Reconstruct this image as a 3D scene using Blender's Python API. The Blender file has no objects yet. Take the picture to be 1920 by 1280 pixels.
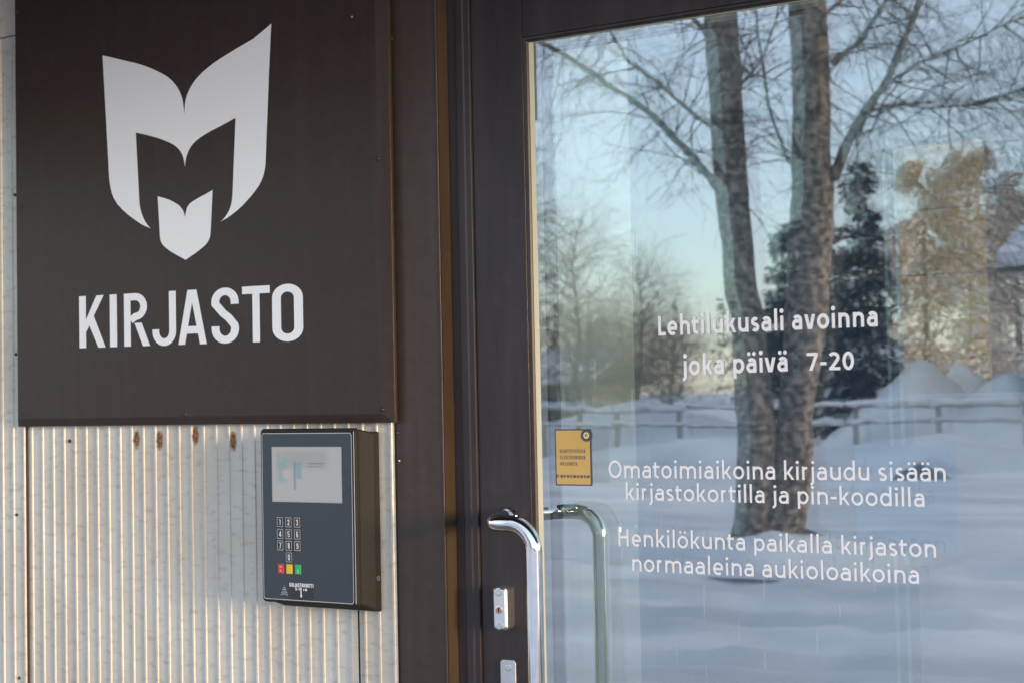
import bpy, bmesh, math, random
from mathutils import Vector, Matrix, noise
random.seed(7)
R = math.radians
scene = bpy.context.scene

# ------------------------------------------------------------------ camera
CAM = Vector((0.0, -2.2, 1.5))
FPX = 2700.0
YAW, PIT, ROL = R(29.02), R(2.17), R(-1.165)
def basis():
    cy, sy = math.cos(YAW), math.sin(YAW)
    f = Vector((-sy*math.cos(PIT), cy*math.cos(PIT), math.sin(PIT)))
    r = Vector((cy, sy, 0)); u = r.cross(f)
    c, s = math.cos(ROL), math.sin(ROL)
    return c*r+s*u, -s*r+c*u, f
CR, CU, CF = basis()
cam = bpy.data.cameras.new("camera")
camo = bpy.data.objects.new("camera", cam); scene.collection.objects.link(camo)
m = Matrix((CR, CU, -CF)).transposed().to_4x4(); m.translation = CAM
camo.matrix_world = m
cam.sensor_width = 36; cam.lens = FPX/1920*36
cam.clip_start = 0.05; cam.clip_end = 3000
cam.dof.use_dof = True; cam.dof.focus_distance = 2.35; cam.dof.aperture_fstop = 7.5
scene.camera = camo

# ------------------------------------------------------------------ light
SUN_EL, SUN_G = 5.8, 12.0            # elevation; degrees the sun stands out from the wall's own line
world = bpy.data.worlds.new("World"); scene.world = world; world.use_nodes = True
wn = world.node_tree.nodes; wl = world.node_tree.links
sky = wn.new("ShaderNodeTexSky"); sky.sky_type = 'NISHITA'; sky.sun_disc = False
sd = Vector((math.cos(R(SUN_G))*math.cos(R(SUN_EL)), -math.sin(R(SUN_G))*math.cos(R(SUN_EL)), math.sin(R(SUN_EL))))
sky.sun_elevation = R(SUN_EL)
sky.sun_rotation = math.atan2(sd.x, sd.y)
sky.air_density = 1.0; sky.dust_density = 0.4; sky.ozone_density = 2.6
wn["Background"].inputs[1].default_value = 0.15
haze_mix = wn.new("ShaderNodeMix"); haze_mix.data_type = 'RGBA'; haze_mix.inputs[0].default_value = .42   # thin high haze over the clear sky
haze_mix.inputs[7].default_value = (2.95, 2.80, 2.95, 1)
wl.new(sky.outputs[0], haze_mix.inputs[6]); wl.new(haze_mix.outputs[2], wn["Background"].inputs[0])
sl = bpy.data.lights.new("sun", 'SUN'); sl.energy = 1.0; sl.angle = R(15); sl.color = (1.0, 0.72, 0.42)
so = bpy.data.objects.new("sun", sl); scene.collection.objects.link(so)
so.rotation_euler = (-sd).to_track_quat('-Z', 'Y').to_euler(); so.location = sd*30
scene.view_settings.view_transform = 'Standard'; scene.view_settings.look = 'None'
scene.view_settings.gamma = 1; scene.view_settings.exposure = 2.15
scene.view_settings.use_curve_mapping = False
scene.render.engine = 'CYCLES'
scene.cycles.max_bounces = 10; scene.cycles.glossy_bounces = 6; scene.cycles.transparent_max_bounces = 16
scene.cycles.caustics_reflective = True; scene.cycles.blur_glossy = 0.5
scene.cycles.sample_clamp_indirect = 6
scene.cycles.use_denoising = True

# ------------------------------------------------------------------ helpers
def P(px, py, Y=0.0):
    """the point of the plane y=Y that the photograph shows at a pixel (1920 wide)"""
    d = CF*FPX + CR*(px-960) + CU*(640-py)
    t = (Y-CAM.y)/d.y
    return CAM + d*t
def M(px, py, D):
    """a place outdoors that the glass mirrors at this pixel, D metres in front of the wall"""
    p = P(px, py, D); return Vector((p.x, -D, p.z))
def MG(px, py, z=0.0):
    d = CF*FPX + CR*(px-960) + CU*(640-py)
    p = CAM + d*((z-CAM.z)/d.z); return Vector((p.x, -p.y, z))

def mat(name, col, rough=0.5, metal=0.0, spec=0.5, coat=0.0):
    mt = bpy.data.materials.new(name); mt.use_nodes = True
    b = mt.node_tree.nodes["Principled BSDF"]
    b.inputs["Base Color"].default_value = (*col, 1); b.inputs["Roughness"].default_value = rough
    b.inputs["Metallic"].default_value = metal; b.inputs["Specular IOR Level"].default_value = spec
    b.inputs["Coat Weight"].default_value = coat
    return mt
def N(mt, t): return mt.node_tree.nodes.new(t)
def L(mt, a, b): mt.node_tree.links.new(a, b)
def B(mt): return mt.node_tree.nodes["Principled BSDF"]
def noisy(mt, c1, c2, scale, stretch=(1,1,1), detail=4, lo=.35, hi=.65, bump=0.0, bscale=None, rough=None, bdist=.002):
    co = N(mt, "ShaderNodeTexCoord"); mp = N(mt, "ShaderNodeMapping"); mp.inputs["Scale"].default_value = stretch
    L(mt, co.outputs["Object"], mp.inputs["Vector"])
    n = N(mt, "ShaderNodeTexNoise"); n.inputs["Scale"].default_value = scale; n.inputs["Detail"].default_value = detail
    L(mt, mp.outputs[0], n.inputs["Vector"])
    r = N(mt, "ShaderNodeValToRGB"); r.color_ramp.elements[0].position = lo; r.color_ramp.elements[1].position = hi
    r.color_ramp.elements[0].color = (*c1, 1); r.color_ramp.elements[1].color = (*c2, 1)
    L(mt, n.outputs[0], r.inputs[0]); L(mt, r.outputs[0], B(mt).inputs["Base Color"])
    if bump:
        n2 = N(mt, "ShaderNodeTexNoise"); n2.inputs["Scale"].default_value = bscale or scale*2; n2.inputs["Detail"].default_value = 3
        L(mt, mp.outputs[0], n2.inputs["Vector"])
        bp = N(mt, "ShaderNodeBump"); bp.inputs["Strength"].default_value = bump; bp.inputs["Distance"].default_value = bdist
        L(mt, n2.outputs[0], bp.inputs["Height"]); L(mt, bp.outputs[0], B(mt).inputs["Normal"])
    if rough:
        mr = N(mt, "ShaderNodeMapRange"); mr.inputs["To Min"].default_value = rough[0]; mr.inputs["To Max"].default_value = rough[1]
        L(mt, n.outputs[0], mr.inputs["Value"]); L(mt, mr.outputs[0], B(mt).inputs["Roughness"])
    return r

def link(name, bm, mtl, parent=None, smooth=False):
    me = bpy.data.meshes.new(name); bm.normal_update(); bm.to_mesh(me); bm.free()
    o = bpy.data.objects.new(name, me); scene.collection.objects.link(o)
    for q in (mtl if isinstance(mtl, (list, tuple)) else [mtl]): me.materials.append(q)
    if smooth:
        for p in me.polygons: p.use_smooth = True
    if parent: o.parent = parent; o.matrix_parent_inverse = parent.matrix_world.inverted() if False else Matrix.Translation(-parent.location)
    return o
def thing(name, label, cat, loc=(0,0,0), group=None, kind=None):
    o = bpy.data.objects.new(name, None); scene.collection.objects.link(o); o.location = loc
    o.empty_display_size = .05
    o["label"] = label; o["category"] = cat
    if group: o["group"] = group
    if kind: o["kind"] = kind
    return o
def box(bm, x0, x1, y0, y1, z0, z1, mi=0):
    v = [bm.verts.new((x, y, z)) for x in (x0, x1) for y in (y0, y1) for z in (z0, z1)]
    for f in ((0,1,3,2),(4,6,7,5),(0,4,5,1),(2,3,7,6),(0,2,6,4),(1,5,7,3)):
        fc = bm.faces.new([v[i] for i in f]); fc.material_index = mi
    return v
def BX(*a, bev=0, seg=2):
    bm = bmesh.new(); box(bm, *a)
    if bev: bmesh.ops.bevel(bm, geom=list(bm.edges), offset=bev, segments=seg, affect='EDGES', profile=.5)
    return bm
def tube(bm, pts, rad, n=12, caps=True, mi=0):
    pts = [Vector(p) for p in pts]
    if not isinstance(rad, (list, tuple)): rad = [rad]*len(pts)
    rings = []; up = None
    for i, p in enumerate(pts):
        t = (pts[min(i+1, len(pts)-1)]-pts[max(i-1, 0)])
        if t.length < 1e-9: t = Vector((0,0,1))
        t.normalize()
        if up is None:
            up = Vector((0,0,1)) if abs(t.z) < .9 else Vector((1,0,0))
        a = (up - t*up.dot(t)).normalized(); b = t.cross(a); up = a
        rings.append([bm.verts.new(p + (a*math.cos(2*math.pi*k/n)+b*math.sin(2*math.pi*k/n))*rad[i]) for k in range(n)])
    for r0, r1 in zip(rings, rings[1:]):
        for k in range(n):
            f = bm.faces.new((r0[k], r0[(k+1)%n], r1[(k+1)%n], r1[k])); f.material_index = mi
    if caps:
        for r_ in (rings[0][::-1], rings[-1]):
            f = bm.faces.new(r_); f.material_index = mi
def disc(bm, c, r, depth, n=20, dome=0):
    """a short round stud whose face looks towards -Y"""
    c = Vector(c)
    prof = [(r, 0), (r, -depth*.7), (r*.85, -depth)] if not dome else [(r, 0), (r*.92, -depth*.5), (r*.6, -depth*.9), (r*.25, -depth)]
    rings = [[bm.verts.new(c+Vector((math.cos(2*math.pi*k/n)*a, y, math.sin(2*math.pi*k/n)*a))) for k in range(n)] for a, y in prof]
    for r0, r1 in zip(rings, rings[1:]):
        for k in range(n): bm.faces.new((r0[k], r0[(k+1)%n], r1[(k+1)%n], r1[k]))
    bm.faces.new(rings[-1])
def poly_xz(bm, pts, y):
    """a flat, possibly concave, outline on the plane y; pts are (x,z)"""
    from mathutils.geometry import tessellate_polygon
    v = [bm.verts.new((p[0], y, p[1])) for p in pts]
    for t in tessellate_polygon([[Vector((p[0], p[1], 0)) for p in pts]]):
        try: bm.faces.new([v[i] for i in t])
        except ValueError: pass
def rrect(x0, x1, z0, z1, r, n=6):
    out = []
    for cx, cz, a0 in ((x1-r, z0+r, -90), (x1-r, z1-r, 0), (x0+r, z1-r, 90), (x0+r, z0+r, 180)):
        for k in range(n+1):
            a = R(a0+90*k/n); out.append((cx+r*math.cos(a), cz+r*math.sin(a)))
    return out
def extr(bm, outline, y0, y1, bev=0):
    """an outline (x,z) given depth from y0 (back) to y1 (front, -Y side)"""
    n = len(outline)
    cx = sum(p[0] for p in outline)/n; cz = sum(p[1] for p in outline)/n
    sx = max(abs(p[0]-cx) for p in outline); sz = max(abs(p[1]-cz) for p in outline)
    lv = [(y0, 0), (y1+bev, 0), (y1, bev)] if bev else [(y0, 0), (y1, 0)]
    rings = []
    for y, ins in lv:
        fx, fz = 1-ins/sx, 1-ins/sz
        rings.append([bm.verts.new((cx+(p[0]-cx)*fx, y, cz+(p[1]-cz)*fz)) for p in outline])
    for r0, r1 in zip(rings, rings[1:]):
        for k in range(n): bm.faces.new((r0[k], r0[(k+1)%n], r1[(k+1)%n], r1[k]))
    bm.faces.new(rings[-1]); bm.faces.new(rings[0][::-1])

# ------------------------------------------------------------------ lettering drawn stroke by stroke
def el(cx, cy, rx, ry, a0, a1, n=14):
    return [(cx+rx*math.cos(R(a0+(a1-a0)*k/n)), cy+ry*math.sin(R(a0+(a1-a0)*k/n))) for k in range(n+1)]
def glyph_h(c, s):
    """humanist sans; cap height 1, x-height .72. returns advance, strokes"""
    X = .72; A = 1.08; D = -.27; h = s/2
    base = {'ä': 'a', 'ö': 'o'}.get(c, c)
    adv = dict(a=.744, d=.815, e=.773, h=.815, n=.815, u=.815, p=.815, i=.356, l=.356, j=.37, k=.72, m=1.24, o=.818,
               r=.542, s=.607, t=.52, v=.70, O=1.03, H=.967, L=.652)
    adv.update({' ': .35, '-': .475}); w = adv.get(base, .787)
    sb = .105; xl = sb+h; xr = w-sb+.01-h; cx = (xl+xr)/2; rx = (xr-xl)/2; S = []
    e = .065; ol, orr = e+h, w-e-h; oc = (ol+orr)/2; orx = (orr-ol)/2
    if base in 'nhm':
        S.append([(xl, 0), (xl, A if base == 'h' else X)])
        if base == 'm':
            xm = (xl+xr)/2
            for a, b in ((xl, xm), (xm, xr)):
                S.append(el((a+b)/2, X-.27, (b-a)/2, .27-h, 178, 0)+[(b, 0)])
        else: S.append(el(cx, X-.29, rx, .29-h, 178, 0)+[(xr, 0)])
    elif base == 'u':
        S.append([(xr, 0), (xr, X)]); S.append([(xl, X)]+el(cx, .27, rx, .27-h, 180, 355))
    elif base == 'r':
        S.append([(xl, 0), (xl, X)]); S.append(el(xl+.2, X-.24, .2, .24-h, 178, 80))
    elif base in 'il':
        S.append([(w/2, 0), (w/2, X if base == 'i' else A)])
        if base == 'i': S.append(('dot', w/2, X+.24, s*.66))
    elif base == 'j':
        S.append([(w/2+.02, X)]+[(w/2+.02, -.05)]+el(w/2-.13, -.07, .15, .15, -5, -95, 8)); S.append(('dot', w/2+.02, X+.24, s*.66))
    elif base == 'o': S.append(el(oc, X/2, orx, X/2+.01-h, 0, 360, 30))
    elif base == 'e':
        S.append([(ol, X*.47), (orr+h*.55, X*.47)]); S.append(el(oc, X/2, orx-.005, X/2+.01-h, -3, 308, 26))
    elif base == 'd':
        S.append([(xr, 0), (xr, A)]); S.append(el((ol+xr)/2, X/2, (xr-ol)/2, X/2+.01-h, 35, 325, 24))
        S[-1] = [(xr, X*.72)]+S[-1][1:-1]+[(xr, X*.27)]
    elif base == 'p':
        S.append([(xl, D), (xl, X)]); q = el((xl+orr)/2, X/2, (orr-xl)/2, X/2+.01-h, 145, -145, 24)
        S.append([(xl, X*.72)]+q[1:-1]+[(xl, X*.27)])
    elif base == 'a':
        S.append([(xr, 0), (xr, X-.24)]); S.append(el((ol+.03+xr)/2, X-.25, (xr-ol-.03)/2, .26-h, -5, 148, 12))
        S.append([(xr, X*.585), (xr-.17, X*.585)]+el(ol+.15, X*.29+h*.5, .15, X*.295-h*.5, 92, 270, 12)+[(xr-.17, h-.005), (xr, .15)])
    elif base == 'k':
        S.append([(xl, 0), (xl, A)]); S.append(dg(w-.07-h, X, xl+h*1.3, X*.40, s*.95)); S.append(dg(xl+h*1.6+.06, X*.56, w-.03-h, 0, s*.95))
    elif base == 't':
        x = .19; S.append([(x, X+.19), (x, .2)]+el(x+.17, .19, .17, .19-h, 180, 285, 8)); S.append([(.03, X-h), (w-.05, X-h)])
    elif base == 's':
        r1 = (X+s*.1)/4; S.append(el(w/2, X-.01-h-.135, (w-.14)/2-h, .145, 40, 215, 12)+el(w/2, h+.125, (w-.13)/2-h, .135, 50, -145, 14))
    elif base == 'v': S += [dg(.04+h, X, w/2-h*.35, 0, s), dg(w-.04-h, X, w/2+h*.35, 0, s)]
    elif base == 'O': S.append(el(w/2, .5, w/2-.07-h, .515-h, 0, 360, 36))
    elif base == 'H': S += [[(.14+h, 0), (.14+h, 1)], [(w-.14-h, 0), (w-.14-h, 1)], [(.14+s, .53), (w-.14-s, .53)]]
    elif base == 'L': S += [[(.14+h, 0), (.14+h, 1)], [(.14+s, h), (w-.04, h)]]
    elif base == '7': S += [[(.07, 1-h), (w-.08, 1-h)], dg(w-.08-h*1.1, 1-s, .20+h, 0, s)]
    elif base == '-': S += [[(.06, .38), (w-.06, .38)]]
    elif base == '2': S.append(el(w/2-.03, 1-h-.22, .24, .225, 150, -25, 12)+[(.11+h, .1), (.11, h)]); S.append([(.08, h), (w-.07, h)])
    elif base == '0': S.append(el(w/2, .5, w/2-.07-h, .51-h, 0, 360, 32))
    if c in 'äö':
        for dx in (-.15, .15): S.append(('dot', (w/2)+dx, X+.21, s*.58))
    return w, S
def dg(x0, y0, x1, y1, s):
    """a slanting stroke cut off level at both ends; x are its middle"""
    hx = s/2*math.hypot(x1-x0, y1-y0)/abs(y1-y0)
    return ('poly', [(x0-hx, y0), (x0+hx, y0), (x1+hx, y1), (x1-hx, y1)])
def glyph_c(c, s):
    """condensed grotesque capitals and figures; height 1"""
    h = s/2; g = .07; base = {'Ä': 'A', 'Ö': 'O'}.get(c, c)
    wd = dict(I=s+2*g, M=.72, A=.62, V=.60, T=.56, L=.50, E=.50, c=.5, m=.8); wd.update({' ': .3, '-': .36, '1': .42})
    w = wd.get(base, .61); l = g+h; r = w-g-h; cx = (l+r)/2; rx = (r-l)/2; S = []; ry = .24-h
    def stad(a, b, top, bot): return el(cx, top-.24, rx, ry, a, 0, 8)
    if base == 'I': S.append([(w/2, 0), (w/2, 1)])
    elif base == 'K': S += [[(l, 0), (l, 1)], ('poly', [(w-.05-s*1.06, 1), (w-.05, 1), (l+h+.06, .50), (l+h, .40), (l+h, .28)][:2]+[(l+h, .30), (l+h, .545)]), ('poly', [(w-.02, 0), (w-.02-s*1.06, 0), (l+h+.035, .50), (l+h+.135, .66)])]
    elif base == 'R': S += [[(l, 0), (l, 1)], [(l+h, 1-h), (cx, 1-h)]+el(cx, .745, rx, .255-h, 88, -90, 10)+[(l+h, .49)], dg(cx+.05, .44, w-.02-h, 0, s)]
    elif base == 'D': S += [[(l, 0), (l, 1)], [(l+h, 1-h), (cx, 1-h)]+el(cx, .72, rx, .28-h, 88, 0, 6)+el(cx, .28, rx, .28-h, 0, -88, 6)+[(l+h, h)]]
    elif base == 'J': S.append([(r, 1), (r, .26)]+el(cx, .26, rx, .27-h, 0, -175, 12)+[(l, .30)])
    elif base == 'A': S += [dg(.02+h, 0, w/2-h*.35, 1, s), dg(w-.02-h, 0, w/2+h*.35, 1, s), [(.16, .265), (w-.16, .265)]]
    elif base == 'V': S += [dg(.02+h, 1, w/2-h*.3, 0, s), dg(w-.02-h, 1, w/2+h*.3, 0, s)]
    elif base == 'S': S.append([(r, .70)]+el(cx, .745, rx, .26-h, 5, 190, 12)+[(cx-.03, .54), (cx+.06, .46)]+el(cx, .26, rx, .265-h, 20, -180, 14)+[(l, .31)])
    elif base == 'T': S += [[(.02, 1-h), (w-.02, 1-h)], [(w/2, 0), (w/2, 1-s)]]
    elif base in 'O0': S.append(el(cx, .765, rx, .24-h, 0, 180, 12)+el(cx, .235, rx, .24-h, 180, 360, 12)+[(r, .765)])
    elif base == 'G': S.append([(r, .70)]+el(cx, .73, rx, .275-h, 5, 180, 10)+el(cx, .27, rx, .275-h, 180, 360, 12)+[(r, .46), (cx, .46)])
    elif base == 'H': S += [[(l, 0), (l, 1)], [(r, 0), (r, 1)], [(l+h, .5), (r-h, .5)]]
    elif base == 'N': S += [[(l, 0), (l, 1)], [(r, 0), (r, 1)], [(l, 1), (r, 0)]]
    elif base == 'E': S += [[(l, 0), (l, 1)], [(l+h, 1-h), (w-.04, 1-h)], [(l+h, .52), (w-.08, .52)], [(l+h, h), (w-.04, h)]]
    elif base == 'L': S += [[(l, 0), (l, 1)], [(l+h, h), (w-.03, h)]]
    elif base == '1': S += [[(w/2+.04, 0), (w/2+.04, 1)], [(w/2+.04, 1-h), (w/2-.12, .84)]]
    elif base == '2': S.append([(l, .68)]+el(cx, .74, rx, .265-h, 180, -20, 12)+[(l+.02, h+.04)]); S.append([(g, h), (w-g, h)])
    elif base == '3': S.append([(l, .72)]+el(cx, .755, rx, .25-h, 170, -80, 10)+el(cx, .27, rx, .275-h, 80, -170, 12))
    elif base == '4': S += [[(r-.06, 0), (r-.06, 1)], [(r-.06, 1), (l-.02, .24)], [(l-.02, .24), (w-.02, .24)]]
    elif base == '5': S.append([(w-g, 1-h), (l, 1-h), (l, .54)]+el(cx, .36, rx, .27-h, 130, 0, 8)+el(cx, .27, rx, .275-h, 0, -170, 10))
    elif base == '6': S.append([(r, .74)]+el(cx, .74, rx, .265-h, 20, 180, 8)+[(l, .3)]); S.append(el(cx, .29, rx, .295-h, 0, 360, 20))
    elif base == '7': S += [[(g, 1-h), (w-g, 1-h)], [(w-g-h, 1-s), (l+.1, 0)]]
    elif base == '8': S += [el(cx, .745, rx*.92, .26-h, 0, 360, 20), el(cx, .26, rx, .27-h, 0, 360, 20)]
    elif base == '9': S.append([(l, .26)]+el(cx, .26, rx, .265-h, 200, 360, 8)+[(r, .7)]); S.append(el(cx, .71, rx, .295-h, 0, 360, 20))
    elif base == '-': S.append([(.05, .42), (w-.05, .42)])
    elif base == 'c': S.append(el(cx, .35, rx, .36-h, 45, 315, 14))
    elif base == 'm': S += [[(l, 0), (l, .7)], el((l+cx)/2, .5, rx/2, .2-h, 178, 0, 8)+[(cx, 0)], el((cx+r)/2, .5, rx/2, .2-h, 178, 0, 8)+[(r, 0)]]
    if c in 'ÄÖ':
        for dx in (-.12, .12): S.append(('dot', w/2+dx, 1.16, s*.6))
    return w, S
_lift = [0]
def ribbon(bm, pts, hw, fn):
    V2 = Vector; pts = [V2(p) for p in pts]
    q = [pts[0]]
    for p in pts[1:]:
        if (p-q[-1]).length > 1e-5: q.append(p)
    pts = q; n = len(pts); closed = n > 3 and (pts[0]-pts[-1]).length < 1e-3
    Lf, Rt = [], []
    for i, p in enumerate(pts):
        if closed and i in (0, n-1): a, b = pts[1]-pts[0], pts[-1]-pts[-2]
        else:
            a = pts[min(i+1, n-1)]-pts[min(i, n-2)]; b = pts[max(i, 1)]-pts[max(i-1, 0)]
        a, b = a.normalized(), b.normalized(); t = a+b
        t = a if t.length < .2 else t.normalized()
        nn = V2((-t.y, t.x)); k = 1/max(.5, abs(nn.dot(V2((-a.y, a.x)))))
        Lf.append(p+nn*hw*k); Rt.append(p-nn*hw*k)
    vl = [bm.verts.new(fn(p)) for p in Lf]; vr = [bm.verts.new(fn(p)) for p in Rt]
    for i in range(n-1):
        try: bm.faces.new((vl[i], vr[i], vr[i+1], vl[i+1]))
        except ValueError: pass
def text_bm(txt, gl, s, origin, U, V, width=None, spacing=0.0, y_out=Vector((0,-1,0)), bm=None, hspace=None):
    """letters along U (unit = cap height V.length); fitted to width when given. y_out: which way the letters face"""
    bm = bm or bmesh.new(); total = 0; gs = []
    for c in txt:
        w, S = gl(c, s); gs.append((total, S)); total += w+spacing
    total -= spacing
    H = V.length; ux = U.normalized()*(width/total if width else H)
    for x0, S in gs:
        for st in S:
            _lift[0] = (_lift[0]+1) % 7
            off = y_out*(2.5e-5*(1+_lift[0]))
            fn = lambda p: origin+ux*(x0+p[0])+V*p[1]+off
            if st[0] == 'dot':
                _, cx, cy, r_ = st
                bm.faces.new([bm.verts.new(fn((cx+r_*math.cos(2*math.pi*k/16), cy+r_*math.sin(2*math.pi*k/16)))) for k in range(16)])
            elif st[0] == 'poly': bm.faces.new([bm.verts.new(fn(p)) for p in st[1]])
            else: ribbon(bm, st, s/2, fn)
    return bm
def text_px(name, txt, gl, s, bl, br, tl, Y, mtl, parent, label=None, spacing=0.0):
    """baseline from pixel bl to br, cap height up to tl, on the plane y=Y"""
    o, r, t = P(*bl, Y), P(*br, Y), P(*tl, Y)
    U = r-o; V = Vector((0, 0, (t-o).z)); g = gl(txt[0], s)
    ob = link(name, text_bm(txt, gl, s, o, U, V, width=U.length, spacing=spacing), mtl, parent)
    if label: ob["label"] = label
    return ob

# ------------------------------------------------------------------ planes (metres from the glass, -Y is outdoors)
Y_PANE, Y_STILE, Y_JAMB, Y_BOARD, Y_SHEET, Y_SIGN = 0.0, -.014, -.020, -.052, -.056, -.074
Z_GLASS_TOP = P(1300, 47, 0).z
X_GLASS = P(1000, 700, 0).x
X_STILE = P(895, 700, Y_STILE).x            # left edge of the door leaf
X_BEAD = P(991.5, 700, Y_STILE).x
X_GAP = P(891, 700, Y_JAMB).x
X_JAMB0 = P(852, 700, Y_JAMB).x
X_BOARD1 = P(829.5, 700, Y_BOARD).x
X_BOARD0 = P(738, 700, Y_BOARD).x
DOOR_W_R = X_GLASS+1.02                     # right edge of the glass, beyond the frame
print("PTS", X_GLASS, X_STILE, X_BEAD, X_GAP, X_JAMB0, X_BOARD1, X_BOARD0, Z_GLASS_TOP)
Z_TOPRAIL = Z_GLASS_TOP+.125

# ------------------------------------------------------------------ materials
brown = mat("brown_coated_steel", (.030, .021, .018), .34, spec=.22)
noisy(brown, (.0395,.0275,.0240), (.0440,.0310,.0270), 60, detail=6, bump=.05, bscale=900, rough=(.30,.40), bdist=.0006)
brown_gloss = mat("brown_reveal_steel", (.045, .027, .016), .30, spec=.6)
noisy(brown_gloss, (.040,.026,.015), (.054,.035,.020), 9, stretch=(1,1,.3), detail=5, rough=(.24,.36))
alu = mat("dark_anodised_aluminium", (.022, .020, .024), .36, spec=.30)
noisy(alu, (.030,.024,.028), (.038,.031,.035), 14, stretch=(3,3,.4), detail=5, bump=.04, bscale=700, rough=(.30,.42), bdist=.0006)
gap_m = mat("black_rubber_seal", (.008, .008, .009), .8, spec=.2)
white_v = mat("white_vinyl", (.80, .80, .79), .45)
sign_white = mat("white_sign_print", (.84, .85, .88), .28, spec=.6)
text_w = mat("white_window_lettering", (.86, .84, .86), .5)
chrome = mat("polished_steel", (.72, .73, .74), .07, metal=1)
noisy(chrome, (.68,.69,.70), (.76,.77,.78), 40, detail=3, rough=(.05,.11))
satin = mat("satin_steel", (.62, .63, .64), .32, metal=1)
noisy(satin, (.60,.61,.62), (.68,.69,.70), 80, stretch=(1,1,.15), rough=(.26,.38))
brass = mat("brass_cylinder", (.55, .33, .15), .3, metal=1)
cream = mat("cream_spacer", (.47, .47, .39), .5)
lock_m = mat("brushed_chrome", (.74, .74, .75), .34, metal=1)
snow = mat("snow", (.82, .84, .88), .7, spec=.25)
wallm = mat("pale_interior_paint", (.84, .84, .62), .8)

board_m = mat("brown_trim_paint", (.05, .036, .03), .36, spec=.25)
noisy(board_m, (.052,.037,.032), (.060,.043,.037), 40, detail=6, bump=.04, bscale=900, bdist=.0005)
def weather(mt, k=.5, tint=(.16,.145,.13)):
    """faint dust runs and scuffs laid over a painted metal"""
    b = B(mt); src = b.inputs["Base Color"].links[0].from_socket
    co = N(mt, "ShaderNodeTexCoord"); fs = []
    for sc, st, lo, hi in ((14, (2.2, 1, .12), .52, .78), (34, (1, 1, 1), .60, .80), (240, (1, 1, .25), .66, .74)):
        mp = N(mt, "ShaderNodeMapping"); mp.inputs["Scale"].default_value = st; n = N(mt, "ShaderNodeTexNoise"); n.inputs["Scale"].default_value = sc; n.inputs["Detail"].default_value = 6
        L(mt, co.outputs["Object"], mp.inputs["Vector"]); L(mt, mp.outputs[0], n.inputs["Vector"])
        m_ = N(mt, "ShaderNodeMapRange"); m_.inputs["From Min"].default_value = lo; m_.inputs["From Max"].default_value = hi; m_.inputs["To Max"].default_value = k*.34; L(mt, n.outputs[0], m_.inputs["Value"]); fs.append(m_.outputs[0])
    cur = src
    for f in fs:
        mx = N(mt, "ShaderNodeMix"); mx.data_type = 'RGBA'; L(mt, f, mx.inputs[0]); L(mt, cur, mx.inputs[6]); mx.inputs[7].default_value = (*tint, 1); cur = mx.outputs[2]
    L(mt, cur, b.inputs["Base Color"])
weather(brown, .24, (.13,.12,.115)); weather(board_m, .4, (.14,.13,.12)); weather(alu, .35, (.12,.12,.125)); weather(brown_gloss, .5)
# painted corrugated steel: pale, slightly dented and grimy
sheet = mat("pale_corrugated_steel", (.5, .5, .5), .33, spec=.55)
def make_sheet(mt):
    co = N(mt, "ShaderNodeTexCoord")
    n1 = N(mt, "ShaderNodeTexNoise"); n1.inputs["Scale"].default_value = 7; n1.inputs["Detail"].default_value = 5
    mp = N(mt, "ShaderNodeMapping"); mp.inputs["Scale"].default_value = (1, 1, .55); L(mt, co.outputs["Object"], mp.inputs["Vector"]); L(mt, mp.outputs[0], n1.inputs["Vector"])
    r = N(mt, "ShaderNodeValToRGB"); r.color_ramp.elements[0].position = .3; r.color_ramp.elements[1].position = .72
    r.color_ramp.elements[0].color = (.52, .475, .41, 1); r.color_ramp.elements[1].color = (.62, .61, .565, 1); L(mt, n1.outputs[0], r.inputs[0])
    # dark fine smudges
    n2 = N(mt, "ShaderNodeTexNoise"); n2.inputs["Scale"].default_value = 55; n2.inputs["Detail"].default_value = 6
    mp2 = N(mt, "ShaderNodeMapping"); mp2.inputs["Scale"].default_value = (.7, 1, 1.6); L(mt, co.outputs["Object"], mp2.inputs["Vector"]); L(mt, mp2.outputs[0], n2.inputs["Vector"])
    r2 = N(mt, "ShaderNodeValToRGB"); r2.color_ramp.elements[0].position = .30; r2.color_ramp.elements[1].position = .46
    r2.color_ramp.elements[0].color = (.80, .78, .74, 1); r2.color_ramp.elements[1].color = (1, 1, 1, 1); L(mt, n2.outputs[0], r2.inputs[0])
    mx = N(mt, "ShaderNodeMix"); mx.data_type = 'RGBA'; mx.blend_type = 'MULTIPLY'; mx.inputs[0].default_value = 1
    L(mt, r.outputs[0], mx.inputs[6]); L(mt, r2.outputs[0], mx.inputs[7]); L(mt, mx.outputs[2], B(mt).inputs["Base Color"])
    # oil-canning: shallow dents
    n3 = N(mt, "ShaderNodeTexNoise"); n3.inputs["Scale"].default_value = 26; n3.inputs["Detail"].default_value = 2.5
    mp3 = N(mt, "ShaderNodeMapping"); mp3.inputs["Scale"].default_value = (1, 1, 1.5); L(mt, co.outputs["Object"], mp3.inputs["Vector"]); L(mt, mp3.outputs[0], n3.inputs["Vector"])
    bp = N(mt, "ShaderNodeBump"); bp.inputs["Strength"].default_value = .55; bp.inputs["Distance"].default_value = .003
    L(mt, n3.outputs[0], bp.inputs["Height"]); L(mt, bp.outputs[0], B(mt).inputs["Normal"])
make_sheet(sheet)

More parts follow.
